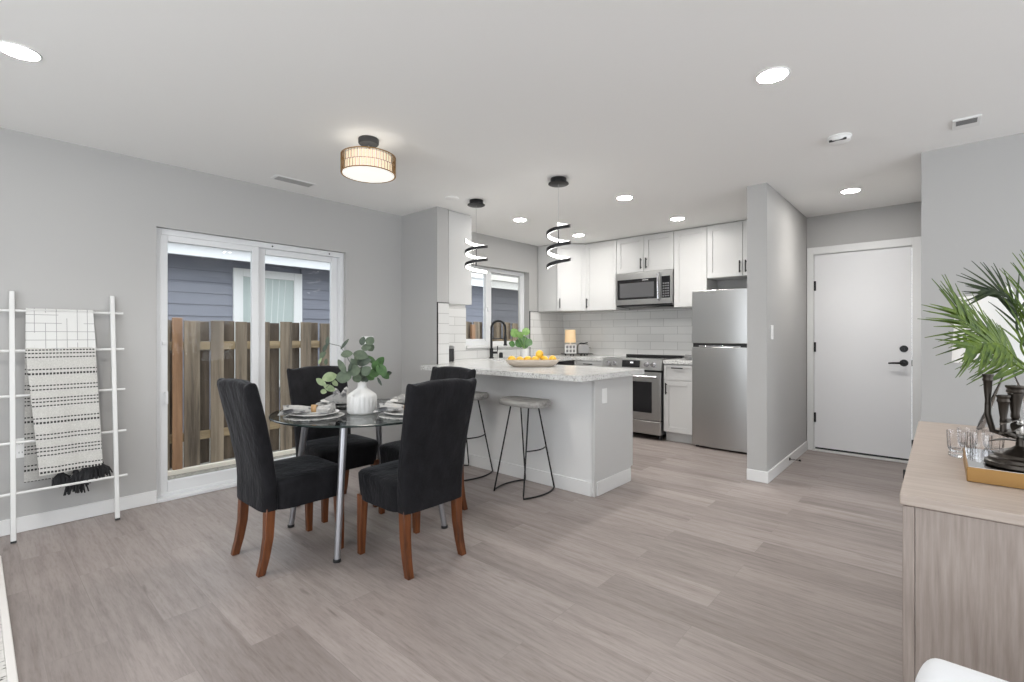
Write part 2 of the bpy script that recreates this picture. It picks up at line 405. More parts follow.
b = B().box(xm, Y0 + 0.006, WZ0 + 0.05, xm + 0.035, Y0 + 0.05, WZ1 - 0.05).box(WX1 - 0.075, Y0 + 0.006, WZ0 + 0.05, WX1 - 0.045, Y0 + 0.05, WZ1 - 0.05)
b.build('window_sash', 'vinyl', wn, bevel=0.003)
bx('window_pane', 'glass', (WX0 + 0.07, Y0 + 0.026, WZ0 + 0.075, xm - 0.07, Y0 + 0.031, WZ1 - 0.08), wn)
bx('window_screen', 'screen', (xm + 0.03, Y0 + 0.026, WZ0 + 0.05, WX1 - 0.07, Y0 + 0.031, WZ1 - 0.05), wn)
bx('sash_lock', 'vinyl', (xm - 0.05, Y0 - 0.018, 1.50, xm - 0.02, Y0 - 0.004, 1.56), wn, bevel=0.004)
bx('window_sill', 'trim', (WX0, YW - 0.03, WZ0 - 0.03, WX1 + 0.01, Y0 + 0.002, WZ0 + 0.001), wn, bevel=0.004)

# ------------------------------------------------------------------ entry door (door_1)
ed = thing('door_1', 'plain white entry door with black knob and lever', 'door', (XB, 0, 0)); ed['kind'] = 'structure'
bx('door_slab', 'door', (0.009, EY0 + 0.0105, 0.035, 0.052, EY1 - 0.0105, EZ1 - 0.0105), ed, bevel=0.002)
b = B().box(-0.016, EY1 - 0.005, 0, 0.0, EY1 + 0.052, EZ1 + 0.07).box(-0.016, EY0 - 0.062, 0, 0.0, EY0 + 0.005, EZ1 + 0.07).box(-0.016, EY0 + 0.005, EZ1 - 0.005, 0.0, EY1 - 0.005, EZ1 + 0.07)
b.build('door_casing', 'trim', ed, bevel=0.003)
b = B().box(0.002, EY1 - 0.008, 0, 0.13, EY1 + 0.0, EZ1).box(0.002, EY0, 0, 0.13, EY0 + 0.008, EZ1).box(0.002, EY0, EZ1 - 0.008, 0.13, EY1, EZ1)
b.build('door_jamb', 'trim', ed)
bx('threshold', 'trim', (-0.03, EY0, 0, 0.12, EY1, 0.014), ed, bevel=0.003)
bx('door_sweep', 'blackplastic', (0.03, EY0 + 0.014, 0.014, 0.06, EY1 - 0.014, 0.036), ed)
for z in (0.345, 1.078, 1.715):
    b = B().box(0.002, EY1 - 0.026, z - 0.05, 0.012, EY1 - 0.006, z + 0.05); b.cyl((0.002, EY1 - 0.014, z - 0.05), (0.002, EY1 - 0.014, z + 0.05), 0.007, n=10)
    b.build('hinge', 'black', ed)
b = B().cyl((0.026, 0.262, 1.072), (0.004, 0.262, 1.072), 0.032, n=24).box(-0.012, 0.255, 1.058, 0.004, 0.269, 1.086)
b.build('deadbolt', 'black', ed)
b = B().cyl((0.026, 0.262, 0.938), (0.008, 0.262, 0.938), 0.033, n=24).cyl((0.010, 0.262, 0.938), (-0.045, 0.262, 0.938), 0.011, n=12)
b.tube([(-0.042, 0.255, 0.938), (-0.045, 0.30, 0.938), (-0.045, 0.36, 0.936), (-0.043, 0.375, 0.935)], [0.011, 0.010, 0.008, 0.007], 10)
b.build('lever_handle', 'black', ed)
b = B().box(0.002, EY0 + 0.002, 0.91, 0.02, EY0 + 0.010, 0.965); b.build('strike_plate', 'black', ed)

# backsplash tile with black edge trim
b = B(); b.box(XB - 0.010, 1.25, 0.92, XB - 0.0005, YW - 0.0005, 1.535)
struct(b.build('trim_2', 'tile_y'), 'white subway tile backsplash behind the range', 'backsplash')
b = B().box(3.1255, YW - 0.010, 0.92, WX0 - 0.001, YW - 0.0005, 1.52).box(WX0 - 0.001, YW - 0.010, 0.92, WX1 + 0.001, YW - 0.0005, WZ0 - 0.031).box(WX1 + 0.012, YW - 0.010, 0.92, XB - 0.011, YW - 0.0005, 1.525)
b.box(2.986, 3.6100, 0.9205, 3.1255, 3.6195, 1.5145).box(3.1255, 3.6205, 0.9205, 3.1345, YW - 0.011, 1.5145)
struct(b.build('trim_3', 'tile_x'), 'white subway tile around the kitchen window', 'backsplash')
b = B().box(2.979, 3.607, 0.9205, 2.986, 3.6195, 1.5195).box(2.986, 3.607, 1.5145, 3.125, 3.6195, 1.5195).box(WX1 + 0.004, YW - 0.013, 0.9205, WX1 + 0.012, YW - 0.0005, 1.532).box(WX1 + 0.012, YW - 0.013, 1.525, 5.245, YW - 0.0005, 1.532)
struct(b.build('trim_4', 'black'), 'thin black metal edge trim of the tile', 'trim')

# ================================================================== OUTDOORS
def gravel():
    m = mat('wet_gravel', (0.2, 0.19, 0.17), 0.9); n = N(m); v = n.geo()
    n.col(n.ramp(n.noise(v, 60, 4, 0.7), [(0.35, (0.07, 0.065, 0.055)), (0.5, (0.24, 0.22, 0.19)), (0.66, (0.42, 0.40, 0.36))]))
    return m
MT['gravel'] = gravel()
struct(bx('ground', 'gravel', (-6, YW + WT + 0.001, -0.25, 16, 14, -0.17)), 'gravel ground outside the glass door', 'ground')
FYD = 5.70
fn = thing('wooden_fence', 'weathered brown board fence in the yard outside the glass door', 'fence', (2.5, FYD, -0.17))
rnd = random.Random(4)
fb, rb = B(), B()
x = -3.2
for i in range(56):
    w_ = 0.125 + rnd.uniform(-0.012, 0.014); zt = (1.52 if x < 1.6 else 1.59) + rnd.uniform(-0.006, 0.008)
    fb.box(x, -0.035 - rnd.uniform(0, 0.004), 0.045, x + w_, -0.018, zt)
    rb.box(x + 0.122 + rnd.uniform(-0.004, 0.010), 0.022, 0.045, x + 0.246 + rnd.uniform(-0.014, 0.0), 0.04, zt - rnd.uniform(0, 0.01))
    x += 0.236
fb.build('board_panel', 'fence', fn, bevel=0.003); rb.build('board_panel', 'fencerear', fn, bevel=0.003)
for z in (0.30, 1.22):
    bx('rail', 'fencerail', (-3.2, -0.017, z, 10.0, 0.021, z + 0.085), fn, bevel=0.004)
bx('kick_board', mat('pale_kick_board', (0.80, 0.74, 0.64), 0.7), (-3.2, -0.09, 0.0, 10.0, -0.04, 0.045), fn, bevel=0.004)
for px in (-3.0, -1.18, 2.85, 5.3, 7.7):
    bx('post', 'cedar', (px, -0.08, 0.046, px + 0.08, -0.036, 1.545), fn, bevel=0.004)

def siding_m():
    m = mat('grey_blue_lap_siding', (0.235, 0.25, 0.315), 0.7); n = N(m); v = n.geo()
    f = n.noise(n.scale(v, (2, 2, 60)), 1.0, 4)
    n.col(n.ramp(f, [(0.3, (0.20, 0.208, 0.25)), (0.7, (0.245, 0.253, 0.295))])); return m
MT['siding'] = siding_m()
NY = 7.4
nh = thing('neighbor_house', 'grey-blue lap sided house with white window behind the fence', 'house', (4.0, NY, -0.17))
b = B(); z = 0.1
NX0, NX1, NZ1 = 2.436 - 4.0, 3.402 - 4.0, 2.145 + 0.17
while z < 2.45:
    zz = min(z + 0.153, 2.46)
    spans = [(-9, 9)]
    if zz > 0.62 and z < NZ1: spans = [(-9, NX0), (NX1, 9)]
    for a, c in spans:
        q = [(a, -0.022, z), (c, -0.022, z), (c, -0.006, zz), (a, -0.006, zz), (a, 0.02, z), (c, 0.02, z), (c, 0.02, zz), (a, 0.02, zz)]
        v = [b.bm.verts.new(p) for p in q]
        for f in ((0, 1, 2, 3), (4, 7, 6, 5), (0, 4, 5, 1), (3, 2, 6, 7), (0, 3, 7, 4), (1, 5, 6, 2)): b._f([v[i] for i in f])
    z += 0.153
b.box(-9, 0.021, -0.1, 9, 0.3, 2.6)
b.build('siding_wall', 'siding', nh, ang=20)
eb = B().box(-9.5, -0.48, 2.455, 9.5, 0.02, 2.485)
eb.build('soffit', 'vinyl', nh)
bx('fascia', 'vinyl', (-9.5, -0.52, 2.35, 9.5, -0.48, 2.62), nh, bevel=0.005)
gb = B(); prof = [(-0.64, 2.60), (-0.62, 2.50), (-0.52, 2.49), (-0.52, 2.60), (-0.53, 2.60), (-0.53, 2.505), (-0.61, 2.512), (-0.63, 2.60)]
gb.rings([[(xx, y, zz) for y, zz in prof] for xx in (-9.5, 9.5)]); gb.build('gutter', 'white', nh)
rf = B(); rf.rings([[(xx, -0.56, 2.62), (xx, 4.0, 4.0), (xx, 4.0, 3.9), (xx, -0.5, 2.56)] for xx in (-9.6, 9.6)]); rf.build('roof', mat('grey_shingle', (0.16, 0.16, 0.17), 0.9), nh)
wf = B(); t = 0.125
wf.box(NX0, -0.045, 0.6, NX0 + t, 0.0, NZ1).box(NX1 - t, -0.045, 0.6, NX1, 0.0, NZ1).box(NX0 + t, -0.045, NZ1 - t * 0.9, NX1 - t, 0.0, NZ1).box(NX0 + t, -0.045, 0.6, NX1 - t, 0.0, 0.7)
o = wf.build('window_trim', 'white', nh, bevel=0.004)
bx('window_pane', mat('curtained_window_glass', (0.50, 0.56, 0.54), 0.08), (NX0 + t - 0.01, -0.02, 0.65, NX1 - t + 0.01, -0.012, NZ1 - 0.1), o)
b = B()
for k in range(5):
    xx = NX0 + t + 0.22 + k * 0.085
    b.tube([(xx - 0.03, -0.006, 0.66), (xx, -0.006, 1.6), (xx + 0.01 * k, -0.006, NZ1 - 0.12)], 0.016, 12)
b.build('curtain', mat('pale_curtain', (0.62, 0.66, 0.64), 0.9), o)

# ================================================================== KITCHEN
def handle(parent, x, z, L, vertical=True, y=-0.022, r=0.0055):
    b = B()
    if vertical:
        b.box(x - 0.006, y - 0.028, z - L / 2, x + 0.006, y - 0.018, z + L / 2)
        for s in (-1, 1): b.box(x - 0.005, y - 0.019, z + s * (L / 2 - 0.018) - 0.006, x + 0.005, y + 0.0005, z + s * (L / 2 - 0.018) + 0.006)
    else:
        b.box(x - L / 2, y - 0.028, z - 0.006, x + L / 2, y - 0.018, z + 0.006)
        for s in (-1, 1): b.box(x + s * (L / 2 - 0.018) - 0.006, y - 0.019, z - 0.005, x + s * (L / 2 - 0.018) + 0.006, y + 0.0005, z + 0.005)
    return b.build('handle', 'black', parent, bevel=0.0015)
def shaker(parent, name, x0, x1, z0, z1, loc=(0, 0, 0), rot=(0, 0, 0), fr=0.058):
    """a shaker front; its face is at local y=-0.022"""
    b = B().box(x0, -0.022, z0, x0 + fr, 0, z1).box(x1 - fr, -0.022, z0, x1, 0, z1)
    b.box(x0 + fr, -0.022, z1 - fr, x1 - fr, 0, z1).box(x0 + fr, -0.022, z0, x1 - fr, 0, z0 + fr)
    b.box(x0 + fr, -0.012, z0 + fr, x1 - fr, 0, z1 - fr)
    return b.build(name, 'cab', parent, loc, rot, bevel=0.0012)
UZ = 1.53
def upper(label, yL, yR, z0, doors, handles, xf=5.53, hz=None, name='wall_cabinet'):
    """a wall cabinet on the back wall: yL (left seen from the room) > yR"""
    w_ = yL - yR
    t = thing(name, label, 'cabinet', (xf, yL, z0), -PI / 2)
    hh = H - 0.004 - z0
    bx('body', 'cab', (0.001, 0.0, 0, w_ - 0.001, XB - 0.012 - xf if z0 < 1.6 else XB - 0.002 - xf, hh), t)
    dw = w_ / doors
    for k in range(doors):
        d = shaker(t, 'door', k * dw + 0.002, (k + 1) * dw - 0.002, 0.002, hh - 0.012)
        hx = handles[k]
        if hx is not None: handle(d, k * dw + hx, (hz or 0.10), 0.13)
    return t
# diagonal corner unit
t = thing('corner_wall_cabinet', 'white diagonal corner wall cabinet behind the right spiral pendant', 'cabinet', (XB, YW, UZ))
cx0 = 5.25 - XB; cy0 = 3.866 - YW
B().prism([(-0.012, -0.012), (cx0, -0.012), (cx0, cy0), (5.53 - XB, 3.586 - YW), (-0.012, 3.586 - YW)], 0, H - UZ - 0.004).build('body', 'cab', t)
dw = math.hypot(0.28, 0.28)
d = shaker(t, 'door', 0.004, dw - 0.004, 0.002, H - UZ - 0.016, (cx0, cy0, 0), (0, 0, -PI / 4))
handle(d, 0.035, 0.10, 0.13)
upper('tall white single door wall cabinet left of the microwave', 3.584, 3.112, UZ, 1, [0.035])
upper('short white two door wall cabinet above the microwave', 3.110, 2.352, 1.985, 2, [0.379 - 0.035, 0.035])
upper('tall white single door wall cabinet between microwave and fridge', 2.350, 1.968, UZ, 1, [None])
upper('short white two door wall cabinet above the fridge', 1.966, 1.215, 1.84, 2, [0.385 - 0.035, 0.035])
# cabinet on the kitchen side of the stub wall
t = thing('wall_cabinet', 'white wall cabinet at the wall end, left of the kitchen window', 'cabinet', (3.428, 3.628, 1.515), PI / 2)
bx('body', 'cab', (0, 0, 0, 0.56, 0.292, H - 1.519), t)
for k in range(2):
    d = shaker(t, 'door', k * 0.28 + 0.002, (k + 1) * 0.28 - 0.002, 0.002, H - 1.53)
    handle(d, 0.035 if k == 0 else 0.525, 0.12, 0.15)
# peninsula
t = thing('peninsula_cabinet', 'white panelled kitchen peninsula base behind the two stools', 'kitchen peninsula', (3.075, 1.92, 0))
bx('body', 'cab', (0.012, 0.012, 0.10, 0.585, 1.69, 0.879), t)
bx('toe_kick', 'cab', (0.03, 0.03, 0.0, 0.545, 1.69, 0.10), t)
def shiplap_m():
    m = mat('white_wainscot_paint', (0.73, 0.73, 0.725), 0.4); n = N(m); g = n.sep(n.coord())
    n.bump(n.math('GREATER_THAN', n.math('FRACT', n.math('DIVIDE', g[2], 0.05)), 0.06), 0.15, 0.002); return m
bx('front_panel', shiplap_m(), (0, 0.02, 0.0, 0.012, 1.69, 0.879), t)
bx('corner_post', 'cab', (-0.006, -0.006, 0, 0.03, 0.02, 0.879), t, bevel=0.002)
bx('end_panel', 'cab', (0.03, 0.0, 0.10, 0.565, 0.012, 0.879), t)
shaker(t, 'end_door_edge', 0, 0.0199, 0.11, 0.879, (0.566, 0.012, 0)) if False else bx('door_edge', 'cab', (0.568, 0.004, 0.115, 0.605, 0.03, 0.875), t, bevel=0.002)
b = B().box(-0.012, 0.02, 0, 0, 1.69, 0.105).box(0.03, -0.012, 0, 0.545, 0.012, 0.105)
b.build('baseboard', 'trim', t, bevel=0.002)
b = B().box(0.105, -0.006, 0.68, 0.175, 0.0, 0.795); o = b.build('outlet', 'white', t, bevel=0.003)
# counters
b = B().box(2.78, 1.84, 0.88, 3.72, 3.6085, 0.92).box(3.136, 3.6085, 0.88, 3.72, 4.184, 0.92)
b.box(3.72, 3.555, 0.88, 3.95, 4.184, 0.92).box(4.55, 3.555, 0.88, 5.848, 4.184, 0.92).box(3.95, 3.555, 0.88, 4.55, 3.66, 0.92).box(3.95, 4.03, 0.88, 4.55, 4.184, 0.92).box(5.21, 3.128, 0.88, 5.848, 3.555, 0.92)
tag(b.build('countertop', 'quartz'), 'speckled white quartz countertop running over the peninsula and around the sink', 'countertop')
tag(bx('countertop', 'quartz', (5.21, 2.0185, 0.88, 5.848, 2.352, 0.92), bevel=0.002), 'small quartz countertop between the range and the fridge', 'countertop')
# sink
b = B()
b.box(3.94, 3.65, 0.70, 4.56, 4.04, 0.708).box(3.94, 3.65, 0.708, 3.949, 4.04, 0.879).box(4.551, 3.65, 0.708, 4.56, 4.04, 0.879).box(3.949, 3.65, 0.708, 4.551, 3.659, 0.879).box(3.949, 4.031, 0.708, 4.551, 4.04, 0.879)
tag(b.build('kitchen_sink', 'steel'), 'steel undermount sink below the kitchen window', 'sink')
# base cabinets
t = thing('sink_cabinet', 'white base cabinet under the kitchen sink', 'cabinet', (3.72, 3.60, 0))
b = B().box(0, 0, 0.1, 0.02, 0.58, 0.879).box(0.88, 0, 0.1, 0.90, 0.58, 0.879).box(0.02, 0.56, 0.1, 0.88, 0.58, 0.66).box(0.02, 0, 0.1, 0.88, 0.56, 0.12).box(0, 0.05, 0, 0.9, 0.07, 0.1)
b.build('body', 'cab', t)
for k in range(2):
    d = shaker(t, 'door', k * 0.45 + 0.002, (k + 1) * 0.45 - 0.002, 0.105, 0.875); handle(d, k * 0.45 + (0.41 if k == 0 else 0.04), 0.78, 0.13)
t = thing('dishwasher', 'stainless dishwasher with dark control strip in the sink counter run', 'dishwasher', (4.625, 3.60, 0))
bx('body', 'grey', (0, 0.002, 0.08, 0.58, 0.57, 0.878), t)
bx('door', 'steel', (0.004, -0.03, 0.10, 0.576, 0.0, 0.79), t, bevel=0.003)
bx('control_strip', 'darkglass', (0.004, -0.032, 0.795, 0.576, 0.0, 0.868), t, bevel=0.003)
b = B().tube([(0.05, -0.03, 0.75), (0.05, -0.065, 0.75), (0.53, -0.065, 0.75), (0.53, -0.03, 0.75)], 0.009, 10); b.build('handle', 'chrome', t)
bx('kick_plate', 'blackplastic', (0.004, 0.03, 0, 0.576, 0.05, 0.08), t)
def base_cab(label, yL, yR, hand):
    w_ = yL - yR
    t = thing('base_cabinet', label, 'cabinet', (5.245, yL, 0), -PI / 2)
    bx('body', 'cab', (0.001, 0, 0.11, w_ - 0.001, 0.60, 0.879), t)
    bx('toe_kick', 'cab', (0.001, 0.055, 0, w_ - 0.001, 0.075, 0.11), t)
    d = shaker(t, 'drawer', 0.003, w_ - 0.003, 0.70, 0.868, fr=0.03); handle(d, w_ / 2, 0.836, 0.13, False)
    d = shaker(t, 'door', 0.003, w_ - 0.003, 0.115, 0.694); handle(d, hand, 0.60, 0.13)
    return t
base_cab('white base cabinet with drawer left of the range', 3.565, 3.128, 0.40)
base_cab('white base cabinet with drawer between range and fridge', 2.350, 2.0185, 0.035)
# range
t = thing('range', 'stainless slide-in electric range below the microwave', 'stove', (5.205, 3.123, 0), -PI / 2)
W = 0.765
bx('body', 'blackplastic', (0.004, 0.02, 0.06, W - 0.004, 0.635, 0.885), t)
bx('cooktop', 'darkglass', (0.0, 0.03, 0.886, W, 0.58, 0.928), t, bevel=0.003)
bx('rear_trim', 'blackplastic', (0.0, 0.58, 0.926, W, 0.64, 0.952), t, bevel=0.004)
b = B().rings([[(xx, -0.028, 0.80), (xx, 0.02, 0.80), (xx, 0.055, 0.926), (xx, 0.0, 0.926)] for xx in (0, W)]); cp = b.build('control_panel', 'steel', t, bevel=0.003)
def onp(x, z, e=0.0):  # a point on the sloping control panel
    f = (z - 0.80) / 0.126; return Vector((x, -0.028 + 0.028 * f - e, z))
b = B(); q = [onp(0.27, 0.825, .001), onp(0.50, 0.825, .001), onp(0.50, 0.905, .001), onp(0.27, 0.905, .001)]
b.rings([q, [p + Vector((0, -0.002, 0)) for p in q]]); b.build('display', 'darkglass', cp)
b = B(); q = [onp(0.375, 0.872, .004), onp(0.415, 0.872, .004), onp(0.415, 0.888, .004), onp(0.375, 0.888, .004)]
b.rings([q, [p + Vector((0, -0.001, 0)) for p in q]]); b.build('clock', 'clock', cp)
for xx in (0.08, 0.165, 0.585, 0.67):
    p = onp(xx, 0.865)
    B().cyl(p, p + Vector((0, -0.012, -0.002)), 0.030, n=20).cyl(p + Vector((0, -0.012, -0.002)), p + Vector((0, -0.042, -0.006)), 0.024, 0.021, n=20).build('knob', 'chrome', cp)
od = bx('oven_door', 'steel', (0.006, -0.03, 0.225, W - 0.006, 0.018, 0.775), t, bevel=0.004)
bx('oven_window', 'darkglass', (0.11, -0.033, 0.31, W - 0.11, -0.029, 0.665), od, bevel=0.002)
b = B().cyl((0.03, -0.075, 0.725), (W - 0.03, -0.075, 0.725), 0.012, n=12)
for xx in (0.06, W - 0.06): b.cyl((xx, -0.03, 0.725), (xx, -0.075, 0.725), 0.009, n=10)
b.build('oven_handle', 'chrome', od)
bx('storage_drawer', 'steel', (0.006, -0.028, 0.065, W - 0.006, 0.018, 0.215), t, bevel=0.004)
for xx in (0.05, W - 0.05):
    for yy in (0.06, 0.58): B().cyl((xx, yy, 0), (xx, yy, 0.06), 0.02, n=10).build('foot', 'blackplastic', t)
# microwave
t = thing('microwave', 'stainless over-the-range microwave with dark window', 'microwave', (5.50, 3.112, 1.562), -PI / 2)
W = 0.754
bx('case', 'grey', (0.0, 0.02, 0.0, W, 0.345, 0.42), t)
fr = bx('front_frame', 'steel', (0.0, -0.012, 0.02, W, 0.02, 0.42), t, bevel=0.003)
bx('window', 'darkglass', (0.03, -0.017, 0.085, 0.56, -0.010, 0.335), fr, bevel=0.002)
bx('window_mesh', mat('microwave_mesh_window', (0.10, 0.10, 0.105), 0.25), (0.065, -0.019, 0.11, 0.525, -0.0165, 0.29), fr)
bx('badge', mat('badge_grey', (0.5, 0.5, 0.5), 0.4), (0.375, -0.019, 0.312, 0.45, -0.0168, 0.322), fr)
kp = bx('keypad', 'darkglass', (0.62, -0.017, 0.085, 0.725, -0.010, 0.345), fr, bevel=0.002)
b = B()
for i in range(3):
    for j in range(6): b.box(0.635 + i * 0.029, -0.0185, 0.10 + j * 0.03, 0.655 + i * 0.029, -0.0165, 0.116 + j * 0.03)
b.build('button', mat('button_grey', (0.16, 0.16, 0.165), 0.4), kp)
b = B().tube([(0.59, -0.012, 0.06), (0.59, -0.05, 0.075), (0.59, -0.055, 0.22), (0.59, -0.05, 0.375), (0.59, -0.012, 0.39)], [0.011, 0.014, 0.015, 0.014, 0.011], 12)
b.build('handle', 'chrome', fr)
bx('vent_grille', 'blackplastic', (0.02, 0.0, 0.0, W - 0.02, 0.30, 0.02), t)
bx('vent_grille', 'grey', (0.12, 0.02, -0.008, W - 0.3, 0.28, 0.0), t)
# fridge
t = thing('fridge', 'tall stainless top-freezer fridge beside the partition wall', 'fridge', (5.175, 2.012, 0), -PI / 2)
W = 0.76
bx('body', mat('fridge_side_grey', (0.34, 0.34, 0.34), 0.5), (0.006, 0.055, 0.035, W - 0.006, 0.66, 1.668), t, bevel=0.004)
def fdoor(name, z0, z1):
    b = B(); pr_ = [(0.0, 0.05)] + [(W * k / 12, 0.012 - 0.020 * math.sin(PI * k / 12)) for k in range(13)] + [(W, 0.05)]
    b.rings([[(x, y, z0) for x, y in pr_], [(x, y, z1) for x, y in pr_]]); return b.build(name, 'steel', t, bevel=0.004, ang=30)
fz = fdoor('freezer_door', 1.115, 1.675); fd = fdoor('door', 0.022, 1.075)
b = B().box(0.01, 0.02, 1.075, W - 0.01, 0.052, 1.115)
b.build('handle_recess', 'blackplastic', t)
b = B().box(0.08, -0.004, 1.078, 0.50, 0.014, 1.090); b.build('door_grip', 'chrome', fd, bevel=0.002)
for xx in (0.04, W - 0.04):
    for yy in (0.07, 0.6): B().cyl((xx, yy, 0), (xx, yy, 0.04), 0.018, n=10).build('foot', 'blackplastic', t)
b = B().box(-0.006, 0.085, 1.335, 0.004, 0.115, 1.40); b.build('magnet_clip', 'black', t)
# towels and board on the small counter
t = thing('folded_towel', 'small stack of folded grey towels on the counter beside the fridge', 'towel', (5.50, 2.10, 0.92))
for k in range(3):
    b = B(); z0 = k * 0.022; zs = [0.0005, 0.004, 0.011, 0.018, 0.0215]; ins = [0.006, 0.001, 0, 0.001, 0.006]
    b.rings([[(x * (0.11 - i), y * (0.075 - i), z0 + z) for x, y in ((-1, -1), (1, -1), (1, 1), (-1, 1))] for z, i in zip(zs, ins)])
    b.build('fold', mat('grey_terry', (0.20 + 0.04 * k, 0.20 + 0.04 * k, 0.20 + 0.04 * k), 0.9), t, bevel=0.003)
t = thing('cutting_board', 'narrow white cutting board leaning upright beside the fridge', 'cutting board', (5.80, 2.02, 0.9205))
b = B(); q = [(-0.012, 0.0), (0.012, 0.0)]
b.box(-0.05, -0.004, 0, 0.03, 0.023, 0.21); b.build('board', 'white', t, bevel=0.006)

# faucet
t = thing('faucet', 'black spring-neck kitchen faucet in front of the window', 'faucet', (4.235, 4.105, 0.92))
b = B().cyl((0, 0, 0), (0, 0, 0.012), 0.03, n=20).cyl((0, 0, 0.012), (0, 0, 0.12), 0.022, n=20).cyl((0, 0, 0.12), (0, 0, 0.30), 0.014, n=16)
b.build('body', 'black', t)
dx, dy = 0.68, -0.73
arc = [(0, 0, 0.29)] + [(0.085 * (1 - math.cos(a)) * dx, 0.085 * (1 - math.cos(a)) * dy, 0.372 + 0.085 * math.sin(a)) for a in [PI * k / 14 for k in range(15)]] + [(0.17 * dx, 0.17 * dy, 0.28)]
b = B().tube(arc, 0.013, 10)
for i in range(1, len(arc) - 1):
    for f in (0.0, 0.5):
        p = Vector(arc[i]).lerp(Vector(arc[i + 1]), f); q = Vector(arc[i]).lerp(Vector(arc[i + 1]), f + 0.2); b.tube([p, q], 0.0165, 10)
b.build('spring_neck', 'black', t)
b = B().cyl((0.17 * dx, 0.17 * dy, 0.29), (0.17 * dx, 0.17 * dy, 0.17), 0.018, n=14).cyl((0.17 * dx, 0.17 * dy, 0.17), (0.17 * dx, 0.17 * dy, 0.155), 0.024, n=14)
b.build('spray_head', 'black', t)
b = B().tube([(0, 0, 0.24), (0.17 * dx, 0.17 * dy, 0.24)], 0.006, 8); b.build('dock_arm', 'black', t)
b = B().cyl((0.02 * dx, 0.02 * dy, 0.07), (0.075 * dx, 0.075 * dy, 0.07), 0.015, n=12).cyl((0.07 * dx, 0.07 * dy, 0.07), (0.075 * dx, 0.075 * dy, 0.15), 0.006, n=10); b.build('lever', 'black', t)
t = thing('soap_dispenser', 'small squat black air gap cap right of the black faucet', 'air gap', (4.40, 4.10, 0.92))
B().lathe([(0.024, 0), (0.026, 0.01), (0.024, 0.055), (0.018, 0.066), (0.004, 0.068)], 20).build('cap', 'black', t)
t.name = 'air_gap'
# canister behind the wall end
t = thing('canister', 'dark round canister on the counter just behind the tiled wall end', 'canister', (3.42, 3.93, 0.92))
B().lathe([(0.038, 0), (0.042, 0.006), (0.042, 0.13), (0.038, 0.137)], 24).build('jar', mat('smoked_jar', (0.03, 0.03, 0.032), 0.2), t)
B().lathe([(0.044, 0.137), (0.044, 0.16), (0.03, 0.168), (0.004, 0.17)], 24).build('lid', 'grey', t)

# footed tray with lamp and toaster on the back counter
TX, TY = 5.55, 3.745
t = thing('footed_tray', 'black footed tray under the small lit lamp and toaster', 'tray', (TX, TY, 0.92), R_(-48))
bx('tray_top', 'black', (-0.215, -0.085, 0.022, 0.215, 0.085, 0.032), t, bevel=0.004)
for xx, yy in ((-0.09, -0.06), (-0.055, -0.06), (0.05, -0.06), (0.10, -0.06), (-0.15, 0.06), (0.15, 0.06)): B().ball((xx, yy, 0.0115), 0.0115).build('foot', 'black', t)
ca, sa = math.cos(R_(-48)), math.sin(R_(-48))
def trl(x, y): return (TX + x * ca - y * sa, TY + x * sa + y * ca, 0.9525)
t = thing('table_lamp', 'small lit cream-shaded lamp with lattice base in the kitchen corner', 'lamp', trl(-0.09, 0.0), R_(-48))
b = B()
for i in range(4):
    x0 = -0.075 + i * 0.0455; b.box(x0, -0.045, 0.0, x0 + 0.0135, -0.032, 0.122); b.box(x0, 0.032, 0.0, x0 + 0.0135, 0.045, 0.122)
for j in range(3):
    z0 = j * 0.054; b.box(-0.075, -0.046, z0, 0.075, -0.031, z0 + 0.0145); b.box(-0.075, 0.031, z0, 0.075, 0.046, z0 + 0.0145)
b.box(-0.075, -0.03, 0.108, 0.075, 0.03, 0.122).box(-0.075, -0.03, 0, 0.075, 0.03, 0.01)
b.build('base', 'ceramic', t)
bx('core', 'grey', (-0.06, -0.025, 0.0105, 0.06, 0.025, 0.1075), t)
B().cyl((0, 0, 0.122), (0, 0, 0.16), 0.012, n=12).build('neck', 'ceramic', t)
b = B(); n_ = 32
b.rings([[(r * math.cos(2 * PI * k / n_), r * math.sin(2 * PI * k / n_), z) for k in range(n_)] for r, z in ((0.076, 0.148), (0.070, 0.325), (0.067, 0.325), (0.073, 0.148), (0.076, 0.148))], True, False, False)
b.build('lamp_shade', 'shadelit', t)
B().ball((0, 0, 0.21), 0.03).build('bulb', emis('warm_bulb', (1.0, 0.7, 0.4), 6), t)
t = thing('toaster', 'grey metal toaster with black top right of the small lamp', 'toaster', trl(0.085, 0.0), R_(-48))
b = B(); pr_ = [(-0.075, 0.0), (0.075, 0.0), (0.078, 0.09), (0.065, 0.125), (-0.065, 0.125), (-0.078, 0.09)]
b.rings([[(x, y, z) for x, z in pr_] for y in (-0.06, 0.06)]); b.build('shell', mat('dull_grey_metal', (0.30, 0.29, 0.28), 0.35, 0.8), t, bevel=0.006)
bx('top_plate', 'black', (-0.062, -0.05, 0.1245, 0.062, 0.05, 0.132), t, bevel=0.002)
b = B().tube([(-0.06, -0.03, 0.132), (-0.03, -0.035, 0.142), (0.01, -0.03, 0.138), (0.06, -0.03, 0.15)], 0.007, 8); b.build('rack_bar', 'black', t)
bx('lever', 'black', (0.0785, -0.012, 0.07, 0.10, 0.012, 0.082), t, bevel=0.002)

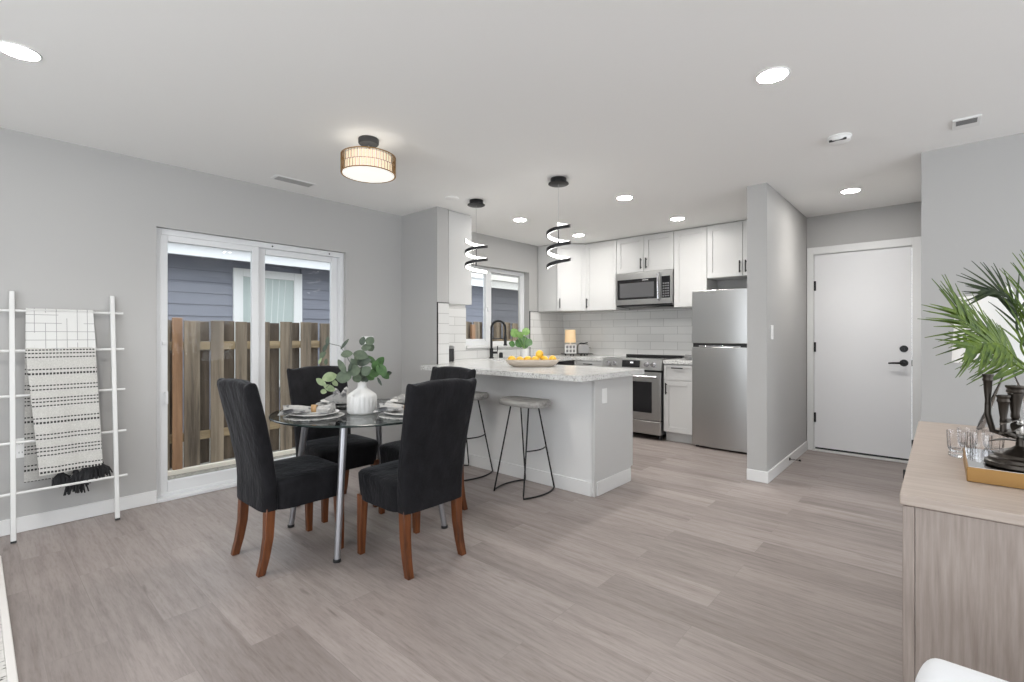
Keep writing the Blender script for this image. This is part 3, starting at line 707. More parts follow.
# potted plant by the sink
t = thing('potted_plant', 'small round-leaved green plant in white pot behind the fruit bowl', 'plant', (4.62, 3.91, 0.92))
B().lathe([(0.045, 0), (0.05, 0.004), (0.057, 0.112), (0.05, 0.112), (0.048, 0.1), (0.004, 0.1)], 32).build('pot', 'ceramic', t)
def leafm(name, a, b_, rough=0.45):
    m = mat(name, a, rough); n = N(m); v = n.coord()
    n.col(n.ramp(n.noise(v, 30, 3), [(0.3, a), (0.7, b_)])); n.p.inputs['Subsurface Weight'].default_value = 0.0
    return m
MT['leaf1'] = leafm('pale_green_leaf', (0.13, 0.27, 0.06), (0.26, 0.42, 0.13))
MT['leaf2'] = leafm('deep_green_leaf', (0.02, 0.085, 0.012), (0.06, 0.17, 0.03))
base_w = Vector((4.62, 3.91, 1.02))
dpl = 6.05
for (u, v, sz, mm) in ((514.5, 333, 9.5, 'leaf1'), (526, 331.5, 8.5, 'leaf1'), (520.5, 335, 7, 'leaf1'), (523, 341, 12, 'leaf2'), (528.5, 342.5, 9, 'leaf2'), (519, 343.5, 9, 'leaf2'), (512, 344, 7, 'leaf2'), (525, 346, 7, 'leaf2')):
    p = at(u, v, dpl + random.Random(u).uniform(-0.08, 0.05)); r = sz * dpl / FPX * 0.5
    dirv = (p - base_w).normalized()
    b = B().tube([Vector((0, 0, 0.10)), (p - base_w) * 0.5 + Vector((0, 0, 0.10)) + Vector((0, 0, 0.01)), p - dirv * r - Vector((4.62, 3.91, 0.92))], 0.0028, 6)
    b.leaf(p - dirv * r - Vector((4.62, 3.91, 0.92)), p + dirv * r - Vector((4.62, 3.91, 0.92)), 2 * r * 0.95, (-FW + Vector((0, 0, 0.5))), 0.12, 0.08, 1.0)
    b.build('leaf', mm, t, ang=60)

# fruit bowl on the peninsula
BXc = (3.33, 2.72); br_ = R_(-46)
t = thing('fruit_bowl', 'long whitewashed wooden dough bowl of fruit on the peninsula', 'bowl', (BXc[0], BXc[1], 0.9203), br_)
b = B(); n_ = 40
def oval(a, c, z, e=2.6): return [(math.copysign(abs(math.cos(q)) ** (2 / e), math.cos(q)) * a, math.copysign(abs(math.sin(q)) ** (2 / e), math.sin(q)) * c, z) for q in [2 * PI * k / n_ for k in range(n_)]]
b.rings([oval(0.17, 0.065, 0), oval(0.205, 0.09, 0.015), oval(0.235, 0.115, 0.05), oval(0.242, 0.12, 0.066), oval(0.232, 0.11, 0.066), oval(0.222, 0.10, 0.05), oval(0.19, 0.075, 0.022), oval(0.12, 0.04, 0.017)])
b.build('bowl', 'bowlwood', t, ang=50)
m = mat('citrus_peel', (0.80, 0.40, 0.03), 0.38); n = N(m); v = n.coord()
n.col(n.ramp(n.noise(v, 12, 2), [(0.3, (0.80, 0.42, 0.03)), (0.7, (0.86, 0.58, 0.07))])); n.bump(n.noise(v, 220, 2), 0.15, 0.002); MT['citrus'] = m
ca, sa = math.cos(br_), math.sin(br_)
fruits = [(-0.185, 0.0, 0.063, 'at the left end of the wooden bowl'), (-0.112, -0.018, 0.058, 'second from left in the wooden bowl'), (-0.042, 0.012, 0.06, 'third from left in the wooden bowl'),
          (0.022, -0.022, 0.060, 'under the topmost fruit on its left'), (0.105, -0.012, 0.06, 'second from right in the wooden bowl'), (0.18, 0.0, 0.062, 'at the right end of the wooden bowl'), (0.063, 0.002, 0.110, 'resting on top of the others in the bowl')]
for k, (x, y, z, lab) in enumerate(fruits):
    o = B().ball((0, 0, 0), 0.036, (1.08, 1.0, 0.96), 20).build('citrus_fruit', 'citrus', None, (BXc[0] + x * ca - y * sa, BXc[1] + x * sa + y * ca, 0.92 + z), (0.2 * k, 0.3 * k, k))
    tag(o, 'round yellow-orange citrus fruit ' + lab, 'fruit', 'citrus fruit in the wooden bowl')
    B().lathe([(0.004, 0.0), (0.0045, 0.002), (0.0015, 0.003)], 8, (0, 0, 0.0335)).build('stem_end', 'leaf2', o)

# stools
t = thing('bar_stool', 'nearer backless bar stool with grey wood saddle seat and black wire legs', 'stool', (2.865, 2.42, 0), 0, 'bar stools at the peninsula')
b = B(); n_ = 40
def sad(a, c, z, dip):
    return [(x, y, zz + dip * (abs(y) / 0.21) ** 2 * 0.007) for x, y, zz in oval(a, c, z, 3.0)]
b.rings([sad(0.115, 0.185, 0.655, 0), sad(0.135, 0.205, 0.66, 0), sad(0.14, 0.21, 0.675, 0.5), sad(0.14, 0.21, 0.69, 1), sad(0.13, 0.20, 0.70, 1), sad(0.07, 0.12, 0.697, 1), sad(0.02, 0.03, 0.695, 1)])
b.build('seat', 'stoolwood', t, ang=50)
for s in (-1, 1):
    xt, xb_, yt, yb = 0.058, 0.186, 0.09 * s, 0.148 * s
    pts = [Vector((-xt, yt, 0.655)), Vector((-xb_ * 0.98, yb * 0.98, 0.03))]
    arc = []
    for k in range(9):
        f = k / 8; arc.append(Vector((-xb_ + 2 * xb_ * f, yb + s * 0.05 * math.sin(PI * f) ** 0.8, 0.0065)))
    pts += arc + [Vector((xb_ * 0.98, yb * 0.98, 0.03)), Vector((xt, yt, 0.655))]
    B().tube(pts, 0.0062, 8).build('leg', 'black', t, ang=60)
ft = 0.335
def legat(z): f = (0.655 - z) / 0.655; return 0.058 + (0.186 - 0.058) * f, 0.09 + (0.148 - 0.09) * f
lx, ly = legat(ft)
B().tube([(-lx, -ly, ft)] + [(-lx + 2 * lx * k / 8, -ly - 0.035 * math.sin(PI * k / 8), ft) for k in range(1, 8)] + [(lx, -ly, ft)], 0.0055, 8).build('footrest', 'black', t)
dup(t, (2.865, 3.09, 0), R_(2), 'farther bar stool with grey wood seat, mostly hidden behind black chair')

# ================================================================== DINING
def sring(cx_, cy_, hw, hd, z, e=5.0, n_=36):
    return [(cx_ + math.copysign(abs(math.cos(q)) ** (2 / e), math.cos(q)) * hw, cy_ + math.copysign(abs(math.sin(q)) ** (2 / e), math.sin(q)) * hd, z) for q in [2 * PI * (k + 0.5) / n_ for k in range(n_)]]
def back_y(z): return -0.196 - (0.105 * ((z - 0.42) / 0.53) ** 1.35 if z > 0.42 else 0.0)
def make_chair(label):
    t = thing('dining_chair', label, 'chair', (0, 0, 0), 0, 'chairs around the glass table')
    b = B(); rings = []
    zs = [0.312 + (0.925 - 0.312) * k / 22 for k in range(23)]
    for z in zs:
        f = (z - 0.31) / 0.62; hw = 0.194 + 0.026 * f
        rings.append(sring(0, back_y(z), hw, 0.043 - 0.006 * f, z))
    for k, (ins, dz) in enumerate(((0.004, 0.012), (0.014, 0.019), (0.03, 0.021))):
        rings.append(sring(0, back_y(0.93), 0.220 - ins * 0.4, max(0.037 - ins, 0.006), 0.925 + dz))
    out = []
    for i, r in enumerate(rings):
        rr = []
        for x, y, z in r:
            q = abs(x) / 0.220; top = max(0, (z - 0.80) / 0.14)
            z2 = z + top * (0.030 * (1 - q * q) + 0.024 * max(0, (q - 0.84) / 0.16))
            nz = noise.noise((x * 9, y * 9, z * 5)) * 0.004 + noise.noise((x * 25 + 3, y * 20, z * 11)) * 0.0018
            rr.append((x * (1 + nz), y + nz, z2))
        out.append(rr)
    b.rings(out); b.build('backrest', 'velvet', t, ang=70)
    b = B(); rings = []
    for k in range(11):
        f = k / 10; z = 0.308 + 0.14 * f
        rings.append(sring(0, 0.012, 0.206 + 0.012 * f, 0.186 + 0.010 * f, z, 7, 60))
    for ins, dz in ((0.006, 0.012), (0.02, 0.018), (0.07, 0.022), (0.13, 0.024)):
        rings.append(sring(0, 0.012, 0.218 - ins, 0.196 - ins, 0.448 + dz, 6, 60))
    out = []
    for r in rings:
        rr = []
        for x, y, z in r:
            nz = noise.noise((x * 12 + 7, y * 12, z * 9)) * 0.005 if z < 0.45 else noise.noise((x * 8, y * 8, 4)) * 0.003
            wr = 0.003 * math.sin(60 * (x + y) + 25 * z) * max(0, min(1, (0.45 - z) / 0.05)) * (1 if abs(x) > 0.19 else 0.4)
            rr.append((x * (1 + nz * 3 + wr * 2), y * (1 + nz * 2), z + (nz * 0.5 if z > 0.32 else 0)))
        out.append(rr)
    b.rings(out); b.build('seat', 'velvet', t, ang=70)
    def leg(pts):
        b = B(); rings = []
        for (x, y, z, h) in pts: rings.append([(x - h, y - h, z), (x + h, y - h, z), (x + h, y + h, z), (x - h, y + h, z)])
        b.rings(rings); b.build('leg', 'mahogany', t, bevel=0.003, ang=50)
    for s in (-1, 1):
        leg([(s * 0.187, 0.178, 0.0, 0.0155), (s * 0.185, 0.176, 0.15, 0.019), (s * 0.182, 0.170, 0.33, 0.023)])
        leg([(s * 0.176, -0.243, 0.0, 0.0175), (s * 0.174, -0.222, 0.08, 0.019), (s * 0.172, -0.205, 0.18, 0.021), (s * 0.170, -0.198, 0.33, 0.023)])
    return t
ch = make_chair('black velvet dining chair at left of the glass table, nearest the ladder')
ch.location = (1.205, 2.712, 0); ch.rotation_euler = (0, 0, -PI / 2)
dup(ch, (1.615, 2.202, 0), 0, 'nearest black velvet dining chair, its smooth back toward the viewer')
dup(ch, (1.70, 3.135, 0), PI, 'black velvet dining chair behind the table, by the sliding glass door')
dup(ch, (2.02, 2.628, 0), PI / 2, 'black velvet dining chair mostly hidden behind the nearest chair')

TCX, TCY, TZ = 1.632, 2.68, 0.735
t = thing('dining_table', 'round glass dining table on four splayed chrome legs', 'table', (TCX, TCY, 0))
b = B(); n_ = 96
TR = 0.535
for mi, seq in ((0, [(0.004, TZ), (TR - 0.005, TZ)]), (1, [(TR - 0.005, TZ), (TR, TZ - 0.003), (TR, TZ - 0.009), (TR - 0.005, TZ - 0.012)]), (0, [(TR - 0.005, TZ - 0.012), (0.004, TZ - 0.012)])):
    b.mi = mi; b.rings([[(r * math.cos(2 * PI * k / n_), r * math.sin(2 * PI * k / n_), z) for k in range(n_)] for r, z in seq], True, False, False)
b.build('tabletop', ['tableglass', 'glassedge'], t, ang=30)
for fx, fy in ((-0.343, -0.294), (-0.299, 0.357), (0.329, -0.372), (0.335, 0.33)):
    k = 0.78
    b = B().cyl((fx, fy, 0.004), (fx * k, fy * k, TZ - 0.014), 0.0165, 0.0205, 18)
    lg = b.build('leg', 'satin', t)
    B().lathe([(0.016, 0.0), (0.0205, 0.003), (0.021, 0.014), (0.018, 0.018)], 16, (fx, fy, 0)).build('foot_cap', 'blackplastic', lg)
b = B()
for fx, fy in ((-0.343, -0.294), (-0.299, 0.357), (0.329, -0.372), (0.335, 0.33)): b.lathe([(0.03, TZ - 0.014), (0.032, TZ - 0.0135), (0.032, TZ - 0.0125), (0.004, TZ - 0.0122)], 24, (fx * 0.78, fy * 0.78, 0))
b.build('mounting_disc', 'satin', t)

# place settings
def napm():
    m = mat('grey_linen_napkin', (0.5, 0.5, 0.49), 0.9); n = N(m); v = n.coord()
    n.col(n.ramp(n.noise(v, 24, 3), [(0.38, (0.14, 0.14, 0.145)), (0.47, (0.42, 0.415, 0.405)), (0.7, (0.52, 0.51, 0.495))])); return m
MT['napkin'] = napm()
def charger_m():
    m = mat('woven_grey_charger', (0.42, 0.42, 0.41), 0.8); n = N(m); v = n.coord()
    n.col(n.ramp(n.noise(v, 70, 3), [(0.35, (0.17, 0.17, 0.17)), (0.6, (0.52, 0.52, 0.51))])); n.bump(n.noise(v, 120, 2), 0.4, 0.003); return m
MT['charger'] = charger_m()
def setting(x, y, rz, lab, bundle=False):
    c = thing('placemat', 'round woven grey charger mat ' + lab, 'placemat', (x, y, TZ + 0.0004), 0, 'charger mats on the table')
    B().lathe([(0.16, 0), (0.165, 0.002), (0.164, 0.005), (0.15, 0.005), (0.01, 0.004)], 48).build('mat', 'charger', c)
    p = tag(B().lathe([(0.07, 0.0), (0.075, 0.003), (0.105, 0.008), (0.135, 0.018), (0.136, 0.020), (0.13, 0.020), (0.10, 0.012), (0.07, 0.008), (0.005, 0.008)], 48).build('dinner_plate', 'ceramic', None, (x, y, TZ + 0.0056)), 'white dinner plate ' + lab, 'plate', 'dinner plates on the table')
    q = thing('napkin', 'gathered grey napkin in wooden ring ' + lab, 'napkin', (x, y, TZ + 0.022), rz, 'napkins on the plates')
    rn = random.Random(int(x * 1000 + y * 77))
    b = B()
    for side in (-1, 1):
        ln = 0.145 if side < 0 else (0.085 if not bundle else 0.06)
        rings = []
        for i in range(12):
            f = i / 11; xx = side * (0.012 + ln * f); hw = 0.017 + (0.075 if side < 0 else 0.055) * f ** 0.8; hz = 0.017 * (1 + 0.25 * f) + (0.028 * f if bundle else 0)
            ring = []
            for k in range(36):
                a = 2 * PI * k / 36
                wv = 1 + 0.26 * f * math.sin(6 * a + 2 * side + rn.random() * 0.6)
                ring.append((xx + 0.012 * f * math.sin(3 * a), math.cos(a) * hw * wv, max(0.0, 0.016 + math.sin(a) * hz * wv + 0.012 * f * math.sin(8 * math.cos(a) + 1 + 3 * f) * (1 if math.sin(a) > 0 else 0.2))))
            rings.append(ring)
        b.rings(rings)
    b.rings([[(xx, 0.017 * math.cos(2 * PI * k / 20), 0.0175 + 0.015 * math.sin(2 * PI * k / 20)) for k in range(20)] for xx in (-0.02, 0.02)])
    b.build('cloth', 'napkin', q, ang=80)
    b = B(); n2 = 24
    b.rings([[(xx, r * math.cos(2 * PI * k / n2), 0.0225 + r * math.sin(2 * PI * k / n2)) for k in range(n2)] for r, xx in ((0.0225, -0.014), (0.0225, 0.014), (0.018, 0.014), (0.018, -0.014), (0.0225, -0.014))], True, False, False)
    b.build('napkin_ring', 'ringwood', q)
# the four settings, one in front of each chair
setting(TCX - 0.320, TCY + 0.005, R_(-40), 'in front of the left chair')
setting(TCX + 0.05, TCY + 0.37, R_(60), 'in front of the chair by the glass door', True)
setting(TCX + 0.37, TCY + 0.03, R_(-150), 'in front of the hidden far right chair')
setting(TCX + 0.06, TCY - 0.36, R_(-60), 'in front of the nearest chair')
t = thing('candle_holder', 'small white cup candle on the glass table right of the vase', 'candle', (1.76, 2.60, TZ))
B().lathe([(0.020, 0), (0.022, 0.003), (0.022, 0.045), (0.019, 0.045), (0.018, 0.04), (0.003, 0.04)], 24).build('cup', 'ceramic', t)
B().lathe([(0.012, 0.0402), (0.017, 0.0402), (0.0175, 0.05), (0.002, 0.05)], 20).build('wax', 'white', t)

# vase with eucalyptus
VX, VY = 1.555, 2.583
t = thing('vase', 'white fluted bottle vase of eucalyptus at the middle of the table', 'vase', (VX, VY, TZ))
b = B().lathe([(0.072, 0), (0.079, 0.004), (0.083, 0.012), (0.084, 0.06), (0.083, 0.098), (0.078, 0.112), (0.06, 0.128), (0.040, 0.142), (0.028, 0.151), (0.025, 0.162), (0.025, 0.180), (0.027, 0.188), (0.024, 0.189), (0.019, 0.18), (0.004, 0.175)], 160, (0, 0, 0), (20, 0.006, 0.118, 0.035))
b.build('bottle', 'ceramic', t, ang=80)
MT['euc'] = leafm('grey_green_eucalyptus', (0.055, 0.08, 0.05), (0.115, 0.15, 0.095), 0.6)
MT['eucpale'] = leafm('pale_green_eucalyptus', (0.20, 0.27, 0.13), (0.36, 0.43, 0.25), 0.6)
MT['eucdark'] = leafm('dark_green_eucalyptus', (0.03, 0.05, 0.035), (0.08, 0.10, 0.07), 0.6)
MT['eucgreen'] = leafm('fresh_green_leaf', (0.028, 0.075, 0.02), (0.07, 0.155, 0.04), 0.55)
org = Vector((VX, VY, TZ)); dv = (org.x * FW.x + org.y * FW.y)
mouth = Vector((0, 0, 0.182))
groups = {  # stem: (waypoints px, depth offset), leaves (u, v, length px, width px, angle deg, material)
 'a': ([(352, 366), (346, 355), (340, 346), (327, 343)], -0.03, [(327.6, 341, 9, 3.2, 95, 'eucdark'), (325, 348, 8, 3.5, 60, 'eucdark'), (322.5, 355, 8, 5, 40, 'euc'), (320, 361, 7, 3.5, 70, 'eucpale'), (344.6, 344, 11, 2.6, 50, 'eucdark'), (346.6, 354, 10, 6.5, 15, 'euc'), (326, 362, 6, 3, 80, 'euc')]),
 'b': ([(352, 374), (345, 376), (334, 380), (326, 388)], -0.10, [(342, 366.5, 14, 5, 115, 'euc'), (343.5, 377, 13, 10.5, 0, 'euc'), (329.5, 377, 14, 10, 10, 'eucpale'), (321, 382, 12, 6, -30, 'eucpale'), (329.5, 388, 12, 6.5, -25, 'eucpale'), (323.5, 391.5, 7, 5, -10, 'eucpale'), (335, 383, 8, 5, -60, 'eucpale')]),
 'c': ([(361, 370), (363, 356), (365, 345)], 0.03, [(362.6, 341, 8, 5.5, 85, 'eucdark'), (370, 341, 8.5, 7, 60, 'euc'), (366, 347.5, 9, 6, 10, 'euc'), (370.5, 347.5, 7, 6.5, -60, 'euc'), (360.5, 355, 14, 8, -15, 'euc'), (363.5, 361.5, 13, 8, 15, 'eucdark'), (358, 358.5, 8, 6, -70, 'euc')]),
 'd': ([(359, 376), (356, 370)], -0.05, [(354, 370.5, 11, 10, 20, 'euc'), (350, 367, 8, 3, 70, 'eucdark'), (361, 374, 13, 9, 80, 'eucdark'), (366, 371, 10, 8, 40, 'euc'), (357, 378, 9, 7, -70, 'euc'), (354, 363, 9, 5, 120, 'euc'), (364, 379, 8, 5, -30, 'eucdark')]),
 'e': ([(366, 374), (374, 371), (382, 370)], 0.0, [(371.5, 360, 11, 4.5, 125, 'eucgreen'), (380, 362.5, 11, 8, 60, 'eucgreen'), (381.5, 370, 12, 8, -60, 'eucgreen'), (374.5, 373, 10, 8, 10, 'eucgreen'), (376, 366, 10, 8, 80, 'eucgreen'), (385, 375, 9, 5.5, -50, 'eucgreen'), (388.5, 373.5, 6, 4, 20, 'eucdark'), (379.5, 381.5, 8, 2.2, -55, 'eucdark'), (370, 377, 8, 6, -20, 'eucgreen')]),
}
rl = random.Random(11)
for g, (way, off, leaves) in groups.items():
    pts = [mouth * 0.9, mouth + Vector((0, 0, 0.01))] + [at(u, v, dv + off * (i + 1) / len(way)) - org for i, (u, v) in enumerate(way)]
    st = B().tube(pts, [0.0024] * 2 + [0.0018] * len(way), 6).build('stem', 'eucdark', t)
    for (u, v, L, wd, ang, mm) in leaves:
        d = dv + off + rl.uniform(-0.05, 0.05); c = at(u, v, d) - org; k = d / FPX
        a = R_(ang + rl.uniform(-6, 6)); dr_ = RT * math.cos(a) + Vector((0, 0, math.sin(a))) + FW * rl.uniform(-0.35, 0.35); dr_.normalize()
        nr = -FW + Vector((0, 0, 0.35)) + RT * rl.uniform(-0.5, 0.5)
        L *= (1.0 if mm == 'eucpale' else 1.15); B().leaf(c - dr_ * L * k / 2, c + dr_ * L * k / 2, wd * k * (1.0 if mm == 'eucpale' else 1.25), nr, 0.18, 0.10, 1.0, n=9).build('leaf', mm, st, ang=60)

# ================================================================== CEILING FITTINGS
lz = H
lab = ['round recessed downlight at the left edge, above the white ladder', 'largest round recessed downlight at upper right, nearest the viewer on that side', 'round recessed downlight in the entry ceiling before the white door',
       'round recessed downlight in the ceiling between the two spiral pendants', 'round recessed downlight in the kitchen ceiling, in front of the microwave cabinets', 'round recessed downlight close to the cabinets left of the fridge', 'round recessed downlight in front of the diagonal corner cabinet']
first = None
for (x, y), lb in zip([(0.141, 3.007), (2.542, 0.60), (5.012, 0.579), (3.912, 3.367), (3.914, 2.128), (4.99, 2.089), (4.996, 3.346)], lab):
    if first is None:
        first = thing('recessed_light', lb, 'ceiling light', (x, y, H), 0, 'recessed downlights')
        B().lathe([(0.074, 0), (0.073, -0.004), (0.066, -0.006), (0.065, -0.003)], 40).build('trim_ring', 'white', first)
        B().lathe([(0.0645, -0.0008), (0.064, -0.0046), (0.002, -0.0048)], 40).build('lens', 'can', first)
        sl = bpy.data.lights.new('downlight_beam', 'SPOT'); sl.energy = 29; sl.spot_size = R_(125); sl.spot_blend = 1.0; sl.shadow_soft_size = 0.06; sl.color = (1.0, 0.97, 0.93)
        so = bpy.data.objects.new('downlight_beam', sl); C.objects.link(so); so.parent = first; so.location = (0, 0, -0.07)
    else: dup(first, (x, y, H), 0, lb)
# flush mount
t = thing('ceiling_light', 'round crystal drum flush-mount light above the dining table', 'ceiling light', (1.675, 2.705, H))
B().lathe([(0.062, 0), (0.064, -0.004), (0.063, -0.028), (0.058, -0.034), (0.004, -0.034)], 40).build('canopy', mat('dark_gunmetal', (0.06, 0.06, 0.062), 0.4, 0.6), t)
b = B()
for a in range(3): b.cyl((0.016 * math.cos(a * 2.1), 0.016 * math.sin(a * 2.1), -0.032), (0.016 * math.cos(a * 2.1), 0.016 * math.sin(a * 2.1), -0.112), 0.004, n=8)
b.build('stem', 'chrome', t)
ZT, ZB, RD = -0.112, -0.230, 0.165
b = B()
for z in (ZT, ZB + 0.006, (ZT + ZB) / 2): b.tube([(RD * math.cos(2 * PI * k / 64), RD * math.sin(2 * PI * k / 64), z) for k in range(64)], 0.0036 if z != (ZT + ZB) / 2 else 0.0016, 8, True)
for a in range(3): b.tube([(0.016 * math.cos(a * 2.1), 0.016 * math.sin(a * 2.1), -0.11), (RD * math.cos(a * 2.1), RD * math.sin(a * 2.1), ZT)], 0.004, 8)
for k in range(46):
    for row in (0, 1):
        a = 2 * PI * (k + 0.5 + 0.5 * row) / 46; zz = (ZT, (ZT + ZB) / 2) if row == 0 else ((ZT + ZB) / 2, ZB + 0.006)
        b.cyl((RD * 0.985 * math.cos(a), RD * 0.985 * math.sin(a), zz[0]), (RD * 0.985 * math.cos(a), RD * 0.985 * math.sin(a), zz[1]), 0.0015, n=6)
b.build('gold_frame', 'gold', t)
b = B(); nb = 46
for row in range(2):
    z0, z1 = (ZT - 0.006, (ZT + ZB) / 2 + 0.004) if row == 0 else ((ZT + ZB) / 2 - 0.004, ZB + 0.012)
    for k in range(nb):
        a = 2 * PI * (k + 0.5 * row) / nb; c, s = math.cos(a), math.sin(a); h = 0.0072
        q = []
        for zz in (z0, z1):
            q.append([(c * (RD - 0.005) - s * h, s * (RD - 0.005) + c * h, zz), (c * (RD + 0.004) - s * h * 0.5, s * (RD + 0.004) + c * h * 0.5, zz), (c * (RD + 0.004) + s * h * 0.5, s * (RD + 0.004) - c * h * 0.5, zz), (c * (RD - 0.005) + s * h, s * (RD - 0.005) - c * h, zz)])
        b.rings(q)
b.build('crystal_band', glass('crystal_bar', (0.94, 0.90, 0.83), 0.1, 1.15), t)
b = B(); b.rings([[(0.145 * math.cos(2 * PI * k / 48), 0.145 * math.sin(2 * PI * k / 48), z) for k in range(48)] for z in (ZT - 0.004, ZB + 0.012)], True, False, False); b.build('inner_shade', 'drumcore', t)
B().lathe([(0.157, ZB + 0.008), (0.157, ZB + 0.004), (0.002, ZB + 0.003)], 56).build('diffuser', 'drumglow', t)
sl = bpy.data.lights.new('drum_light', 'SPOT'); sl.energy = 34; sl.spot_size = R_(172); sl.spot_blend = 0.6; sl.shadow_soft_size = 0.14; sl.color = (1.0, 0.96, 0.90)
so = bpy.data.objects.new('drum_light', sl); C.objects.link(so); so.parent = t; so.location = (0, 0, ZB - 0.15)
# pendants
def pendant(x, y, ztop, turns, dz, r, a0, zend_rod, label):
    t = thing('pendant_light', label, 'pendant light', (x, y, H), 0, 'spiral pendants over the peninsula')
    B().lathe([(0.062, 0), (0.063, -0.002), (0.063, -0.032), (0.080, -0.038), (0.081, -0.044), (0.076, -0.047), (0.004, -0.047)], 40).build('canopy', 'black', t)
    B().tube([(0, 0, -0.044), (0, 0, ztop - 0.06)], 0.0013, 6).build('cable', mat('grey_cable', (0.45, 0.45, 0.45), 0.5), t)
    b = B().cyl((0, 0, ztop - 0.06), (0, 0, zend_rod), 0.004, n=8).cyl((0, 0, zend_rod + 0.015), (0, 0, zend_rod - 0.012), 0.006, 0.011, 12)
    b.build('rod', 'black', t)
    bk, ld = [], []
    n_ = int(40 * turns); hh = 0.0135
    for k in range(n_ + 1):
        f = k / n_; a = a0 - 2 * PI * turns * f; z = ztop - dz * f; c, s = math.cos(a), math.sin(a)
        bk.append([(c * (r + 0.009), s * (r + 0.009), z + hh), (c * (r + 0.009), s * (r + 0.009), z - hh), (c * (r + 0.001), s * (r + 0.001), z - hh), (c * (r + 0.001), s * (r + 0.001), z + hh)])
        ld.append([(c * (r + 0.0008), s * (r + 0.0008), z + hh * 0.92), (c * (r + 0.0008), s * (r + 0.0008), z - hh * 0.92), (c * (r - 0.006), s * (r - 0.006), z - hh * 0.92), (c * (r - 0.006), s * (r - 0.006), z + hh * 0.92)])
    sp_ = B().rings(bk).build('spiral', 'black', t, ang=50)
    B().rings(ld).build('led_strip', 'led', sp_, ang=50)
    return t
vb = math.atan2(-RT.y, -RT.x)      # azimuth pointing to the viewer's left
va = math.atan2(FW.y, FW.x)
pendant(3.095, 3.195, 2.075 - H, 2.5, 0.295, 0.098, vb, 1.85 - H, 'left spiral LED pendant with black canopy, beside the wall cabinet')
pendant(3.095, 2.262, 2.098 - H, 2.75, 0.36, 0.088, va, 1.93 - H, 'right spiral LED pendant with black canopy, over the fruit bowl')
# smoke alarm, vents, plate
t = thing('smoke_alarm', 'round white smoke alarm on the ceiling before the entry', 'smoke alarm', (3.613, 0.477, H))
B().lathe([(0.066, 0), (0.068, -0.008), (0.062, -0.012), (0.06, -0.03), (0.045, -0.038), (0.002, -0.039)], 40).build('body', 'white', t)
b = B().box(-0.052, -0.045, -0.037, -0.04, 0.045, -0.026); b.build('slot', 'blackplastic', t)
t = thing('ceiling_vent', 'white ceiling vent with grey grille at far right', 'vent', (3.85, -0.11, H))
bx('plate', 'white', (-0.085, -0.06, -0.010, 0.085, 0.06, 0.0), t, bevel=0.002)
b = B()
for k in range(6): b.box(-0.07 + 0.013 * k, -0.045, -0.0125, -0.061 + 0.013 * k, 0.045, -0.0098)
b.build('grille', 'grey', t)
t = thing('ceiling_vent', 'long narrow white ceiling register near the sliding glass door', 'vent', (1.729, 3.885, H))
bx('plate', 'white', (-0.16, -0.06, -0.006, 0.16, 0.06, 0.0), t, bevel=0.002)
b = B()
for k in range(6): b.box(-0.14, -0.045 + 0.016 * k, -0.009, 0.14, -0.038 + 0.016 * k, -0.0058)
b.build('louver', mat('vent_louver', (0.42, 0.42, 0.41), 0.5), t)
tag(B().lathe([(0.06, 0), (0.06, -0.004), (0.055, -0.006), (0.002, -0.006)], 40).build('ceiling_cover_plate', 'ceiling', None, (2.892, 3.299, H)), 'faint round white cover plate on the ceiling left of the left pendant', 'cover plate')

# switches and outlets
def plate(name, lab, cat, loc, rz, w_, h_, kind):
    t = thing(name, lab, cat, loc, rz)
    bx('cover', 'white', (-w_ / 2, -0.006, -h_ / 2, w_ / 2, -0.0003, h_ / 2), t, bevel=0.002)
    if kind == 'outlet':
        for s in (-1, 1):
            o = bx('socket', 'white', (-0.017, -0.0085, s * 0.027 - 0.014, 0.017, -0.0055, s * 0.027 + 0.014), t, bevel=0.002)
            B().box(-0.008, -0.0092, s * 0.027 - 0.004, -0.0055, -0.0083, s * 0.027 + 0.006).box(0.0055, -0.0092, s * 0.027 - 0.004, 0.008, -0.0083, s * 0.027 + 0.006).build('slot', 'blackplastic', o)
    else:
        for k in range(kind):
            xx = (k - (kind - 1) / 2) * 0.046
            bx('rocker', 'white', (xx - 0.016, -0.0095, -0.033, xx + 0.016, -0.0055, 0.033), t, bevel=0.002)
plate('wall_outlet', 'white wall outlet behind the leaning ladder and throw', 'outlet', (0.203, YW, 0.512), 0, 0.075, 0.12, 'outlet')
plate('light_switch', 'white double switch plate right of the sliding glass door', 'switch', (2.585, YW, 1.13), 0, 0.125, 0.12, 2)
plate('light_switch', 'white single rocker switch on the partition wall by the entry', 'switch', (4.45, 1.057, 1.225), 0, 0.075, 0.12, 1)
t = thing('door_stop', 'black spring door stop on the partition baseboard', 'door stop', (5.02, 1.057 - BT, 0.06))
b = B().cyl((0, 0, 0), (0, -0.006, 0), 0.014, n=14)
b.tube([(0.006 * math.cos(k * 0.9), -0.006 - 0.0016 * k, 0.006 * math.sin(k * 0.9)) for k in range(45)], 0.0016, 6).build('spring', 'black', t)
B().cyl((0, -0.075, 0), (0, -0.092, 0), 0.009, n=12).build('rubber_tip', 'blackplastic', t)

